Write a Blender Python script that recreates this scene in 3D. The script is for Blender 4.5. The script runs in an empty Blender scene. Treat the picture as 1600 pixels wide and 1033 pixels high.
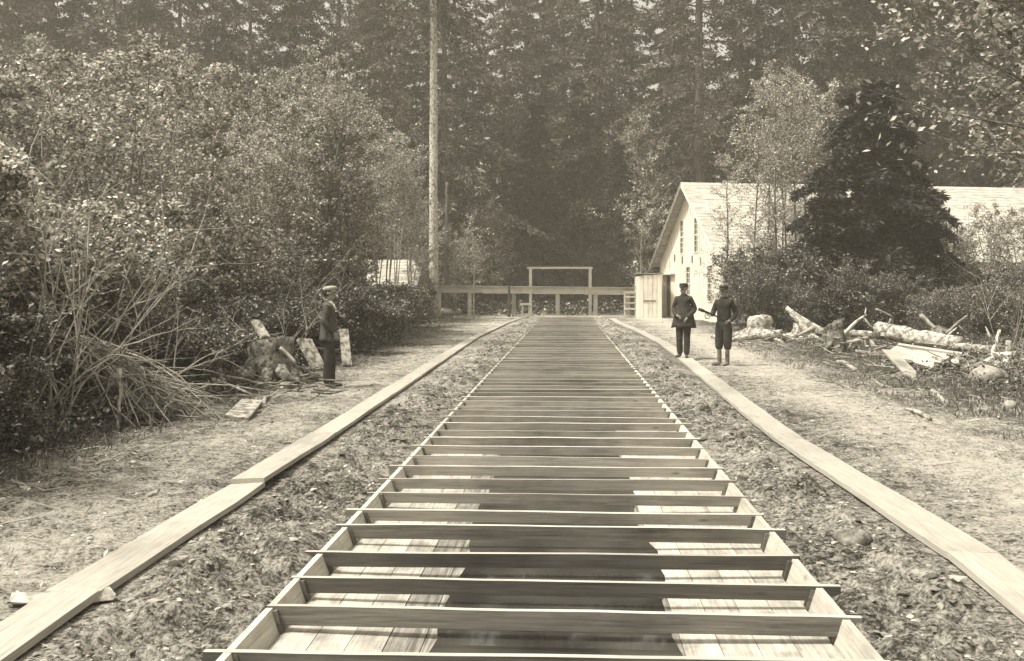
import bpy, math, random
import numpy as np
from mathutils import Vector, Matrix
R = math.radians
random.seed(7)
rng = np.random.default_rng(11)
scene = bpy.context.scene
COL = scene.collection

# ------------------------------------------------------------------ camera, light, exposure
F, CAMZ, HOR, YAW = 1600.0, 1.65, 452.0, R(3.11)
cam_d = bpy.data.cameras.new('camera')
cam = bpy.data.objects.new('camera', cam_d)
COL.objects.link(cam)
scene.camera = cam
cam_d.sensor_width = 36
cam_d.lens = 36
cam_d.shift_y = -(516.5 - HOR) / 1600
cam_d.clip_start = 0.05
cam_d.clip_end = 4000
cam.location = (0, 0, CAMZ)
cam.rotation_euler = (R(90), 0, YAW)

SUN_EL, SUN_AZ = R(60), R(22)          # azimuth: from the left, turned this much behind the camera
sd = Vector((-math.cos(SUN_AZ) * math.cos(SUN_EL), -math.sin(SUN_AZ) * math.cos(SUN_EL), math.sin(SUN_EL)))
sun_d = bpy.data.lights.new('sun', 'SUN')
sun_d.energy = 3.6
sun_d.angle = R(6)
sun_d.color = (1.0, 0.96, 0.87)
sun = bpy.data.objects.new('sun', sun_d)
sun.rotation_euler = sd.to_track_quat('Z', 'Y').to_euler()
sun.location = (-40, -20, 80)
COL.objects.link(sun)

world = bpy.data.worlds.new('World')
scene.world = world
world.use_nodes = True
wn = world.node_tree
wn.nodes.clear()
sky = wn.nodes.new('ShaderNodeTexSky')
sky.sky_type = 'NISHITA'
sky.sun_disc = False
sky.sun_elevation = SUN_EL
sky.sun_rotation = math.atan2(sd.x, sd.y)
sky.dust_density = 7
bw = wn.nodes.new('ShaderNodeSeparateColor')
tin = wn.nodes.new('ShaderNodeMix'); tin.data_type = 'RGBA'; tin.blend_type = 'MULTIPLY'
tin.inputs[0].default_value = 1
tin.inputs[7].default_value = (1.0, 0.955, 0.85, 1)
bg = wn.nodes.new('ShaderNodeBackground'); bg.inputs[1].default_value = 0.15
wo = wn.nodes.new('ShaderNodeOutputWorld')
L = wn.links.new
L(sky.outputs[0], bw.inputs[0]); L(bw.outputs[2], tin.inputs[6]); L(tin.outputs[2], bg.inputs[0]); L(bg.outputs[0], wo.inputs[0])
vs = scene.view_settings
vs.view_transform = 'Standard'; vs.look = 'None'; vs.gamma = 1; vs.use_curve_mapping = False
vs.exposure = 0.72
scene.cycles.use_denoising = True
scene.cycles.denoiser = 'OPENIMAGEDENOISE'
scene.cycles.denoising_input_passes = 'RGB_ALBEDO_NORMAL'
scene.cycles.max_bounces = 6
scene.cycles.diffuse_bounces = 3
scene.cycles.glossy_bounces = 2
scene.cycles.transmission_bounces = 3
scene.cycles.volume_bounces = 1
scene.cycles.sample_clamp_indirect = 4

# ------------------------------------------------------------------ helpers
def P(px, py=None, D=None, z=0.0):
    """a point of the place from its bearing in the photograph and its height, or its distance"""
    yc = D if D is not None else F * (CAMZ - z) / (py - HOR)
    xc = (px - 800) / F * yc
    x = xc * math.cos(YAW) - yc * math.sin(YAW)
    y = xc * math.sin(YAW) + yc * math.cos(YAW)
    if D is not None and py is not None:
        z = CAMZ - (py - HOR) / F * yc
    return Vector((x, y, z))

def g(v, s=0.0):
    return (min(1, v * 1.03), v * 0.962, v * (0.825 - s), 1)

def _h(ix, iy, seed):
    n = (ix * 374761393 + iy * 668265263 + seed * 974634777) & 0xFFFFFFFF
    n = ((n ^ (n >> 13)) * 1274126177) & 0xFFFFFFFF
    return ((n ^ (n >> 16)) & 0xFFFF) / 65535.0
def vnoise(x, y, seed=0):
    x = np.asarray(x, float); y = np.asarray(y, float)
    ix = np.floor(x).astype(np.int64); iy = np.floor(y).astype(np.int64)
    fx = x - ix; fy = y - iy
    fx = fx * fx * (3 - 2 * fx); fy = fy * fy * (3 - 2 * fy)
    a = _h(ix, iy, seed); b = _h(ix + 1, iy, seed); c = _h(ix, iy + 1, seed); d = _h(ix + 1, iy + 1, seed)
    return (a * (1 - fx) + b * fx) * (1 - fy) + (c * (1 - fx) + d * fx) * fy - 0.5
def fbm(x, y, seed=0, oct=4):
    s = 0; a = 1.0
    for k in range(oct):
        s = s + a * vnoise(x * 2 ** k + 17.3 * k, y * 2 ** k - 9.1 * k, seed + k); a *= 0.5
    return s

class MB:
    """collects quads / tris for one mesh"""
    def __init__(s): s.v = []; s.q = []; s.t = []; s.n = 0
    def add(s, v, q=None, t=None):
        v = np.asarray(v, float).reshape(-1, 3)
        if q is not None and len(q): s.q.append(np.asarray(q, np.int64).reshape(-1, 4) + s.n)
        if t is not None and len(t): s.t.append(np.asarray(t, np.int64).reshape(-1, 3) + s.n)
        s.v.append(v); s.n += len(v)
    def box(s, lo, hi, M=None, jit=0):
        x0, y0, z0 = lo; x1, y1, z1 = hi
        v = np.array([(x0,y0,z0),(x1,y0,z0),(x1,y1,z0),(x0,y1,z0),(x0,y0,z1),(x1,y0,z1),(x1,y1,z1),(x0,y1,z1)], float)
        if jit: v += rng.uniform(-jit, jit, v.shape)
        if M is not None: v = np.array([tuple(M @ Vector(p)) for p in v])
        s.add(v, [(3,2,1,0),(4,5,6,7),(0,1,5,4),(1,2,6,5),(2,3,7,6),(3,0,4,7)])
    def tube(s, pts, rad, n=6, cap=True, rough=0):
        pts = [Vector(p) for p in pts]; m = len(pts)
        rad = [rad] * m if np.isscalar(rad) else list(rad)
        vs_ = []; up = Vector((0.13, 0.31, 0.94))
        for i, p in enumerate(pts):
            d = (pts[min(i + 1, m - 1)] - pts[max(i - 1, 0)])
            d = d.normalized() if d.length > 1e-9 else Vector((0, 0, 1))
            a = d.cross(up)
            if a.length < 0.15: a = d.cross(Vector((1, 0, 0)))
            a.normalize(); b = d.cross(a)
            for k in range(n):
                t = 2 * math.pi * k / n
                r = rad[i] * (1 + (random.uniform(-rough, rough) if rough else 0))
                vs_.append(p + (a * math.cos(t) + b * math.sin(t)) * r)
        q = [(i*n+k, i*n+(k+1)%n, (i+1)*n+(k+1)%n, (i+1)*n+k) for i in range(m-1) for k in range(n)]
        t = []
        if cap:
            for i in (0, m - 1):
                for k in range(1, n - 1):
                    t.append((i*n, i*n+k, i*n+k+1) if i else (0, k+1, k))
        s.add([tuple(v) for v in vs_], q, t)
    def loft(s, rings, n=14, cap=True):
        """rings: (cx,cy,z,rx,ry)"""
        v = []; m = len(rings)
        for (cx, cy, z, rx, ry) in rings:
            for k in range(n):
                t = 2 * math.pi * k / n
                v.append((cx + rx * math.cos(t), cy + ry * math.sin(t), z))
        q = [(i*n+k, i*n+(k+1)%n, (i+1)*n+(k+1)%n, (i+1)*n+k) for i in range(m-1) for k in range(n)]
        t = []
        if cap:
            for k in range(1, n - 1):
                t.append((0, k+1, k)); t.append(((m-1)*n, (m-1)*n+k, (m-1)*n+k+1))
        s.add(v, q, t)
    def mesh(s, name, m, smooth=False):
        me = bpy.data.meshes.new(name)
        v = np.concatenate(s.v).astype(np.float32)
        q = np.concatenate(s.q) if s.q else np.zeros((0, 4), np.int64)
        t = np.concatenate(s.t) if s.t else np.zeros((0, 3), np.int64)
        me.vertices.add(len(v)); me.vertices.foreach_set('co', v.ravel())
        li = np.concatenate([q.ravel(), t.ravel()]).astype(np.int32)
        me.loops.add(len(li)); me.loops.foreach_set('vertex_index', li)
        me.polygons.add(len(q) + len(t))
        st = np.concatenate([np.arange(len(q)) * 4, len(q) * 4 + np.arange(len(t)) * 3]).astype(np.int32)
        me.polygons.foreach_set('loop_start', st)
        me.polygons.foreach_set('use_smooth', np.full(len(q) + len(t), bool(smooth)))
        me.materials.append(m)
        me.update(calc_edges=True)
        return me
    def build(s, name, m, parent=None, smooth=False):
        return link(name, s.mesh(name, m, smooth), parent)

def link(name, me, parent=None, loc=None, rz=None):
    o = bpy.data.objects.new(name, me); COL.objects.link(o)
    if parent is not None: o.parent = parent
    if loc is not None: o.location = loc
    if rz is not None: o.rotation_euler = (0, 0, rz)
    return o
def tag(o, label=None, cat=None, group=None, kind=None):
    if label: o['label'] = label
    if cat: o['category'] = cat
    if group: o['group'] = group
    if kind: o['kind'] = kind
    return o
def thing(name, loc, rz, label, cat, group=None):
    o = bpy.data.objects.new(name, None); COL.objects.link(o)
    o.empty_display_size = 0.2
    o.location = loc; o.rotation_euler = (0, 0, rz)
    return tag(o, label, cat, group)
def centre(me):
    """moves a mesh to its base centre and returns where it stood"""
    n = len(me.vertices); c = np.empty(n * 3, np.float32); me.vertices.foreach_get('co', c); c = c.reshape(-1, 3)
    p = (c.min(0) + c.max(0)) / 2; p[2] = c[:, 2].min(); c -= p
    me.vertices.foreach_set('co', c.ravel()); me.update()
    return Vector(p.tolist())
def solo(mb, name, m, label, cat, group=None, smooth=False):
    me = mb.mesh(name, m, smooth); p = centre(me)
    return tag(link(name, me, None, p), label, cat, group)

# ------------------------------------------------------------------ materials
def base(name, rough=0.8, spec=0.3):
    m = bpy.data.materials.new(name); m.use_nodes = True
    nt = m.node_tree; b = nt.nodes['Principled BSDF']
    b.inputs['Roughness'].default_value = rough
    b.inputs['Specular IOR Level'].default_value = spec
    return m, nt, b
def nn(nt, t, **k):
    n = nt.nodes.new(t)
    for a, v in k.items(): setattr(n, a, v)
    return n
def noise_chain(nt, scale, stretch, detail=6, rough=0.6, coord='Object', rnd=True):
    tc = nn(nt, 'ShaderNodeTexCoord'); mp = nn(nt, 'ShaderNodeMapping')
    mp.inputs['Scale'].default_value = stretch
    nt.links.new(tc.outputs[coord], mp.inputs[0])
    if rnd:
        oi = nn(nt, 'ShaderNodeObjectInfo'); ml = nn(nt, 'ShaderNodeMath', operation='MULTIPLY'); ml.inputs[1].default_value = 57
        nt.links.new(oi.outputs['Random'], ml.inputs[0]); nt.links.new(ml.outputs[0], mp.inputs['Location'])
    no = nn(nt, 'ShaderNodeTexNoise'); no.inputs['Scale'].default_value = scale
    no.inputs['Detail'].default_value = detail; no.inputs['Roughness'].default_value = rough
    nt.links.new(mp.outputs[0], no.inputs['Vector'])
    return no
def ramp(nt, src, stops):
    r = nn(nt, 'ShaderNodeValToRGB'); e = r.color_ramp.elements
    while len(e) < len(stops): e.new(0.5)
    for i, (p, c) in enumerate(stops):
        e[i].position = p; e[i].color = g(c) if np.isscalar(c) else c
    nt.links.new(src, r.inputs[0]); return r
def mul(nt, a, b, fac=1.0, mode='MULTIPLY'):
    m = nn(nt, 'ShaderNodeMix', data_type='RGBA', blend_type=mode)
    m.inputs[0].default_value = fac
    nt.links.new(a, m.inputs[6]); nt.links.new(b, m.inputs[7]); return m.outputs[2]
def bump(nt, b, src, strength, dist):
    bp = nn(nt, 'ShaderNodeBump'); bp.inputs['Strength'].default_value = strength; bp.inputs['Distance'].default_value = dist
    nt.links.new(src, bp.inputs['Height']); nt.links.new(bp.outputs[0], b.inputs['Normal'])
def objvar(nt, col, lo, hi):
    oi = nn(nt, 'ShaderNodeObjectInfo'); mr = nn(nt, 'ShaderNodeMapRange')
    mr.inputs[3].default_value = lo; mr.inputs[4].default_value = hi
    nt.links.new(oi.outputs['Random'], mr.inputs[0])
    return mul(nt, col, mr.outputs[0])
def simple(name, lo, hi, scale=4, stretch=(1,1,1), rough=0.85, spec=0.25, bmp=0.5, bd=0.01, var=(0.85, 1.15), p=(0.35, 0.65)):
    m, nt, b = base(name, rough, spec)
    no = noise_chain(nt, scale, stretch)
    c = ramp(nt, no.outputs[0], [(p[0], lo), (p[1], hi)]).outputs[0]
    c = objvar(nt, c, *var)
    nt.links.new(c, b.inputs['Base Color'])
    bump(nt, b, no.outputs[0], bmp, bd)
    return m
def wood(name, lo, hi, axis, stain=0.5, var=(0.8, 1.15), rough=0.75, blot=2.2):
    """sawn wood: long fibres, knots, blotchy stains"""
    m, nt, b = base(name, rough, 0.3)
    st = [9, 9, 9]; st[axis] = 0.35
    no = noise_chain(nt, 5, st, 8, 0.7)
    st2 = [1.0] * 3; st2[axis] = 0.6
    n2 = noise_chain(nt, blot, st2, 5, 0.65)
    st3 = [60, 60, 60]; st3[axis] = 1.2
    n3 = noise_chain(nt, 3, st3, 3, 0.6)
    c = ramp(nt, no.outputs[0], [(0.3, lo), (0.68, hi)]).outputs[0]
    s = ramp(nt, n2.outputs[0], [(0.33, (1-stain,)*3 + (1,)), (0.52, (1, 1, 1, 1))]).outputs[0]
    f = ramp(nt, n3.outputs[0], [(0.35, (0.72,)*3 + (1,)), (0.5, (1, 1, 1, 1))]).outputs[0]
    c = mul(nt, mul(nt, c, s), f)
    vo = nn(nt, 'ShaderNodeTexVoronoi'); vo.inputs['Scale'].default_value = 1.6
    mp = nn(nt, 'ShaderNodeMapping'); sk = [3.0] * 3; sk[axis] = 1; mp.inputs['Scale'].default_value = sk
    tc = nn(nt, 'ShaderNodeTexCoord'); nt.links.new(tc.outputs['Object'], mp.inputs[0]); nt.links.new(mp.outputs[0], vo.inputs['Vector'])
    k = ramp(nt, vo.outputs['Distance'], [(0.0, (0.35,)*3 + (1,)), (0.09, (1, 1, 1, 1))]).outputs[0]
    c = mul(nt, c, k)
    c = objvar(nt, c, *var)
    nt.links.new(c, b.inputs['Base Color'])
    bump(nt, b, no.outputs[0], 0.45, 0.004)
    return m
def leafmat(name, lo, mid, hi, trans=0.3, rough=0.45):
    m, nt, b = base(name, rough, 0.45)
    ge = nn(nt, 'ShaderNodeNewGeometry')
    c = ramp(nt, ge.outputs['Random Per Island'], [(0.0, lo), (0.6, mid), (1.0, hi)]).outputs[0]
    c = objvar(nt, c, 0.75, 1.25)
    nt.links.new(c, b.inputs['Base Color'])
    tr = nn(nt, 'ShaderNodeBsdfTranslucent'); nt.links.new(c, tr.inputs[0])
    mx = nn(nt, 'ShaderNodeMixShader'); mx.inputs[0].default_value = trans
    out = nt.nodes['Material Output']
    nt.links.new(b.outputs[0], mx.inputs[1]); nt.links.new(tr.outputs[0], mx.inputs[2]); nt.links.new(mx.outputs[0], out.inputs[0])
    return m

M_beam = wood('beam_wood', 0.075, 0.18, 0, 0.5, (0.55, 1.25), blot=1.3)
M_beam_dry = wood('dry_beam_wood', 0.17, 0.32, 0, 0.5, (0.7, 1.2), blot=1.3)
M_floor_damp = wood('damp_floor_wood', 0.06, 0.40, 1, 0.5, (0.7, 1.1), blot=3)
M_beam_edge = wood('worn_sunlit_edge', 0.36, 0.56, 0, 0.35, (0.85, 1.1), blot=1.5)  # crossboard tops: scuffed wood, lightened to paint in the sun on them
M_floor = wood('floor_wood', 0.32, 0.54, 1, 0.45, (0.75, 1.1), blot=4)
M_side = wood('side_wood', 0.36, 0.56, 1, 0.25)
M_walk = wood('walk_wood', 0.30, 0.42, 1, 0.32, (0.92, 1.08), blot=0.8)
M_board = wood('pale_board', 0.30, 0.50, 1, 0.45)
M_rail = wood('rail_wood', 0.4, 0.6, 0, 0.3)
M_post = simple('post_wood', 0.10, 0.3, 3, (4, 4, 0.5))
M_white = simple('whitewash', 0.50, 0.76, 2.2, (1, 3, 0.4), bmp=0.3, var=(0.97, 1.03), p=(0.3, 0.55))
M_roof = simple('pale_roof_shakes', 0.24, 0.52, 3, (0.6, 2.5, 2.5), bmp=0.6, bd=0.03, var=(0.97, 1.03))
M_dark = simple('dark_timber', 0.03, 0.09, 4)
M_bark_pale = simple('pale_bark', 0.14, 0.6, 6, (2.2, 2.2, 0.9), bmp=0.8, bd=0.02, p=(0.36, 0.56))
M_bark = simple('grey_bark', 0.05, 0.17, 6, (3, 3, 0.4), bmp=1, bd=0.03)
M_bark_conifer = simple('conifer_bark', 0.05, 0.16, 3, (3, 3, 0.3), bmp=1, bd=0.05, var=(0.6, 1.6))
M_twig = simple('pale_twig', 0.15, 0.38, 8)
M_twig_dark = simple('alder_twig', 0.07, 0.22, 8)
M_log = simple('weathered_log', 0.10, 0.48, 9, (1, 1, 1), bmp=0.9, bd=0.02, p=(0.38, 0.6))
M_root = simple('root_soil', 0.02, 0.26, 10, bmp=1, bd=0.03)
M_stone = simple('stone', 0.2, 0.46, 5, bmp=0.8, bd=0.01, var=(0.55, 1.2))
M_clodrock = simple('earthy_rock', 0.07, 0.26, 14, bmp=1, bd=0.02)
M_leaf = leafmat('alder_leaf', 0.06, 0.26, 0.8, 0.35, 0.4)
M_leaf_pale = leafmat('birch_leaf', 0.10, 0.32, 0.75, 0.25)
M_leaf_dark = leafmat('bramble_leaf', 0.025, 0.10, 0.42, 0.12)
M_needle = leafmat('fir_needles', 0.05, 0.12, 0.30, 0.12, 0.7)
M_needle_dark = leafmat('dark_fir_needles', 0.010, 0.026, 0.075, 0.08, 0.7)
M_weed = leafmat('weed_blades', 0.05, 0.15, 0.4, 0.2, 0.7)
M_coat = simple('dark_wool', 0.018, 0.05, 9, bmp=0.7, bd=0.02, var=(0.8, 1.3), rough=0.95)
M_trouser = simple('dark_trousers', 0.02, 0.05, 7, bmp=0.8, bd=0.02, rough=0.95)
M_jacket = simple('worn_jacket', 0.035, 0.09, 6, bmp=0.8, bd=0.02, rough=0.95)
M_skin = simple('skin', 0.20, 0.28, 8, bmp=0.1, rough=0.6)
M_hair = simple('hair', 0.02, 0.05, 20)
M_cap = simple('light_tweed', 0.26, 0.4, 30, bmp=0.3)
M_capd = simple('dark_cap', 0.015, 0.04, 30, bmp=0.3, rough=0.6)
M_shirt = simple('white_collar', 0.7, 0.8, 10, bmp=0.1)
M_boot = simple('scuffed_leather', 0.07, 0.2, 8, bmp=0.4, rough=0.55, var=(1, 1))
M_shoe = simple('black_leather', 0.03, 0.1, 8, bmp=0.3, rough=0.4, var=(1, 1))
M_iron = simple('dark_iron', 0.015, 0.05, 8, rough=0.5)

# glass
M_glass, nt, b = base('old_glass', 0.15, 0.5)
b.inputs['Base Color'].default_value = g(0.05)

# water
M_water, nt, b = base('dark_water', 0.04, 0.5)
no = noise_chain(nt, 2.2, (1, 0.5, 1), 3, 0.5, rnd=False)
nt.links.new(ramp(nt, no.outputs[0], [(0.35, 0.02), (0.7, 0.06)]).outputs[0], b.inputs['Base Color'])
bump(nt, b, no.outputs[0], 0.06, 0.03)

# ground
M_ground, nt, b = base('dirt', 0.95, 0.1)
n1 = noise_chain(nt, 0.55, (1, 1, 1), 6, 0.65, rnd=False)
n2 = noise_chain(nt, 7, (1, 1, 1), 8, 0.75, rnd=False)
n3 = noise_chain(nt, 38, (1, 1, 1), 6, 0.7, rnd=False)
at = nn(nt, 'ShaderNodeAttribute'); at.attribute_name = 'sand'
def term(prev, n, gain):
    x_ = nn(nt, 'ShaderNodeMath', operation='MULTIPLY_ADD'); x_.inputs[1].default_value = gain; x_.inputs[2].default_value = -gain / 2
    nt.links.new(n.outputs[0], x_.inputs[0]); y_ = nn(nt, 'ShaderNodeMath', operation='ADD'); nt.links.new(x_.outputs[0], y_.inputs[0]); nt.links.new(prev, y_.inputs[1]); return y_.outputs[0]
rel = term(term(term(at.outputs['Fac'], n1, 1.2), n2, 1.9), n3, 2.1)
rr = ramp(nt, rel, [(0.15, 0.035), (0.36, 0.12), (0.60, 0.29), (0.9, 0.46)])
hgt = n2
nt.links.new(rr.outputs[0], b.inputs['Base Color'])
bump(nt, b, rel, 0.8, 0.03)

# ------------------------------------------------------------------ ground
XL, XR = -1.53, 1.375            # inner faces of the trough
def ground_z(x, y):
    x = np.asarray(x, float); y = np.asarray(y, float)
    dl = XL - x; dr = x - XR
    d = np.maximum(dl, dr)                           # distance from the trough
    z = -0.045 + 0.045 * np.clip((d - 0.05) / 0.8, 0, 1)
    near = np.clip(1 - np.abs(d - 0.55) / 0.65, 0, 1)   # loose spoil between trough and planks
    lump = fbm(x * 1.7, y * 1.7, 3, 5)
    fine = fbm(x * 7, y * 7, 5, 3)
    z = z + near * (0.15 * lump + 0.12 * fine + 0.012) + (1 - near) * (0.05 * lump + 0.042 * fine)
    far = np.clip((np.maximum(-x - 4.6, x - 5.0)) / 4, 0, 1)
    z = z + far * (0.25 * fbm(x * 0.5, y * 0.5, 9, 3) + 0.06 * lump)
    # under the planks the bank is trodden flat
    for s, c in ((-1, PLK_L), (1, PLK_R)):
        w = np.clip(1 - (np.abs(x - np.interp(y, c[0], c[1])) - 0.2) / 0.15, 0, 1)
        z = z * (1 - w) + w * (-0.012 + 0.3 * np.minimum(z, 0))
    z = z + np.clip((y - 70) / 60, 0, 1) * 1.0
    return z
def path(pix):
    pts = [P(a, b) for a, b in pix]
    return (np.array([p.y for p in pts]), np.array([p.x for p in pts]))
PLK_L = path([(-120, 1110), (0, 1012), (112, 937), (248, 850), (387, 763), (505, 683), (582, 632), (668, 576), (738, 530), (800, 501), (828, 494)])
PLK_R = path([(1760, 1080), (1640, 961), (1520, 874), (1313, 752), (1245, 700), (1180, 650), (1117, 600), (1074, 565), (1042, 540), (1002, 520), (966, 505)])
def gz(x, y): return float(ground_z(x, y))

def axis_lines(near, lo, hi, step, grow, far):
    out = list(np.arange(lo, hi, step)); s = step; v = out[-1]
    while v < far: s *= grow; v += s; out.append(v)
    s = step; v = lo; pre = []
    while v > -far: s *= grow; v -= s; pre.append(v)
    return np.array(pre[::-1] + out)
xs = axis_lines(0, -6.5, 7, 0.042, 1.12, 1500)
xs = xs[(xs < XL - 0.075) | (xs > XR + 0.075)]
xs = np.sort(np.concatenate([xs, [XL - 0.047, XL - 0.045, XR + 0.045, XR + 0.047], XL - 0.06 + 0 * xs[:1], XR + 0.06 + 0 * xs[:1]]))
ys = [3.2]
while ys[-1] < 70: ys.append(ys[-1] + max(0.022, ys[-1] * 0.0055))
s = 0.6
while ys[-1] < 2500: s *= 1.15; ys.append(ys[-1] + s)
ys = np.array([-300, -60, -20, -8, -4, -2, -1, 0, 0.8, 1.6, 2.4, 2.9] + ys)
GX, GY = np.meshgrid(xs, ys)
GZ = ground_z(GX, GY)
inside = (GX > XL - 0.0465) & (GX < XR + 0.0465) & (GY < 68.6)
GZ[inside] = -0.45
ny, nx = GX.shape
mb = MB()
idx = np.arange(ny * nx).reshape(ny, nx)
mb.add(np.stack([GX, GY, GZ], -1).reshape(-1, 3), np.stack([idx[:-1, :-1], idx[:-1, 1:], idx[1:, 1:], idx[1:, :-1]], -1).reshape(-1, 4))
gme = mb.mesh('ground', M_ground, True)
# 'sand': how bare and pale the trodden earth is
sand = 0.42 + 0 * GX
dl = XL - GX; dr = GX - XR
def band(v, c, w): return np.exp(-((v - c) / w) ** 2)
sand = sand + 0.30 * band(GX, 3.6 + 0.02 * GY, 0.9) * (GY < 62) + 0.24 * band(GX, -3.5, 0.7) * (GY < 62)
sand = sand - 0.30 * np.clip((-GX - 4.6) / 1.5, 0, 1) - 0.28 * np.clip((GX - 5.2) / 1.8, 0, 1)
sand = sand - 0.35 * np.clip((GY - 66) / 6, 0, 1) + 0.10 * np.clip((GY - 18) / 30, 0, 1)
sand = sand + 0.03 - 0.04 * (GX < -2.9)
at_ = gme.attributes.new('sand', 'FLOAT', 'POINT'); at_.data.foreach_set('value', sand.astype(np.float32).ravel())
gob = tag(link('ground', gme), kind='structure')

# ------------------------------------------------------------------ trough
trough = thing('trough', ((XL + XR) / 2, 3, -0.2), 0, 'long shallow wooden trough crossed by rows of boards running to the far rail', 'trough')
TX = (XL + XR) / 2
W2 = (XR - XL) / 2
DEP = 0.135
BH = 0.092
ms = []; dry = []
for k in range(5):                      # cross board shapes
    m_ = MB(); n = 14; T = 0.036; hw = W2 + 0.10
    wob = fbm(np.linspace(0, 5, n + 1) + k * 9, np.zeros(n + 1), 31, 3)
    wb2 = fbm(np.linspace(0, 2, n + 1) + k * 5, np.zeros(n + 1), 41, 2)
    v = []
    for i in range(n + 1):
        x = -hw + 2 * hw * i / n; zt = BH / 2 + wob[i] * 0.006; y0 = wb2[i] * 0.02
        zb = -BH / 2 + wb2[i] * 0.004
        if i in (0, n): zb += 0.0
        v += [(x, y0 - T/2, zb), (x, y0 + T/2, zb), (x, y0 + T/2, zt), (x, y0 - T/2, zt)]
    q = [(i*4+a, i*4+b, (i+1)*4+b, (i+1)*4+a) for i in range(n) for a, b in ((1,0),(2,1),(3,2),(0,3))]
    q += [(0, 1, 2, 3), (n*4+3, n*4+2, n*4+1, n*4)]
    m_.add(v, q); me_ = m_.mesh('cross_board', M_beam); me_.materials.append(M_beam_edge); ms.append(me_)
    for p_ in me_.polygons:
        if abs(p_.normal.z) > 0.8 and p_.center.z > 0: p_.material_index = 1            # scuffed upper edge, sunlit brightness painted in as paler wood
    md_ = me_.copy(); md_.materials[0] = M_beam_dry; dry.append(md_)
m_ = MB(); m_.box((-0.02, -0.035, 0), (0.02, 0.035, DEP - 0.02)); stud_me = m_.mesh('stud', M_beam)
near = [-1.5, -0.9, -0.3, 0.3, 0.95, 1.55, 2.2, 2.8, 3.4, 4.0, 4.63, 5.27, 5.81, 6.39, 7.10, 7.63, 8.28, 8.89, 9.53, 10.1, 10.73, 11.38]
by = near + [11.38 + 0.61 * k for k in range(1, 93)]
for i, y in enumerate(by):
    if i > len(near): y += random.uniform(-0.05, 0.05)
    z0 = -BH / 2 + random.uniform(-0.006, 0.01)
    tilt = random.uniform(-0.004, 0.004)
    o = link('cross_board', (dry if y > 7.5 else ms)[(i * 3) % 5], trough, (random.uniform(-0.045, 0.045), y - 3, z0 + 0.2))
    o.scale = (1, random.uniform(.85, 1.3), random.uniform(.88, 1.12))
    o.rotation_euler = (random.uniform(-0.07, 0.07), tilt, random.uniform(-0.012, 0.012) + (math.pi if random.random() < 0.5 else 0))
    for sx in (-1, 1):
        o = link('stud', stud_me, trough, (sx * (W2 - 0.03), y - 3 + 0.005, 0.2 - DEP))
        o.rotation_euler = (0, sx * R(13), 0)
# side walls, leaning outward a little, in lengths of board
for sx in (-1, 1):
    y = -3.0
    while y < 68:
        ln = 4.9 if y < 60 else 68.4 - y
        m_ = MB(); a = 0.0; bt = W2 - 0.04
        v = []
        for yy in (0, ln - 0.006):
            v += [(sx * bt, yy, -0.02), (sx * (bt + 0.03), yy, -0.02), (sx * (W2 + 0.042), yy, DEP - 0.012), (sx * (W2 + 0.006), yy, DEP - 0.012)]
        m_.add(v, [(0, 1, 2, 3), (7, 6, 5, 4), (0, 4, 5, 1), (1, 5, 6, 2), (2, 6, 7, 3), (3, 7, 4, 0)])
        m_.build('side_board', M_side, trough).location = (0, y - 3, 0.2 - DEP)
        y += 4.9
# floor boards, the bed dished a little towards its middle
nb = 15; bw_ = (2 * (W2 - 0.045)) / nb
for j in range(nb):
    xc_ = -W2 + 0.045 + bw_ * (j + 0.5)
    y = -3.0
    while y < 68:
        ln = random.choice((17.3, 15.1, 18.5, 16.2)) if y < 0 else 68.3 - y
        m_ = MB(); h = bw_ / 2 - 0.0025
        def dish(x): return -DEP - 0.035 * (1 - min(1, abs(x) / W2)) 
        o_ = random.uniform(-0.002, 0.002)
        v = []
        for yy in (0, ln - 0.004):
            v += [(-h, yy, dish(xc_ - h) - dish(xc_) - 0.02), (h, yy, dish(xc_ + h) - dish(xc_) - 0.02), (h, yy, dish(xc_ + h) - dish(xc_)), (-h, yy, dish(xc_ - h) - dish(xc_))]
        m_.add(v, [(0, 1, 2, 3), (7, 6, 5, 4), (0, 4, 5, 1), (1, 5, 6, 2), (2, 6, 7, 3), (3, 7, 4, 0)])
        m_.build('floor_board', M_floor_damp if j in (3, 4, 10) else M_floor, trough).location = (xc_, y - 3, 0.2 + dish(xc_) + o_)
        y += ln
m_ = MB(); m_.box((-W2 - 0.04, 0, -0.25), (W2 + 0.04, 0.04, 0.0)); m_.build('end_board', M_side, trough).location = (0, 65.42, 0.2)
# water in the middle of the bed
m_ = MB()
yy = np.linspace(-3, 68.2, 700)
el = -0.70 + 0.09 * fbm(yy * 1.6, yy * 0, 51, 4); er = 0.57 + 0.08 * fbm(yy * 1.7, yy * 0, 53, 4)
v = np.stack([np.stack([el, yy, yy * 0], -1), np.stack([er, yy, yy * 0], -1)], 1).reshape(-1, 3)
q = [(2*i, 2*i+1, 2*i+3, 2*i+2) for i in range(len(yy) - 1)]
m_.add(v, q)
wat = m_.build('water', M_water); wat.location = (0.0, 0, -DEP - 0.014); tag(wat, kind='structure')

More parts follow.
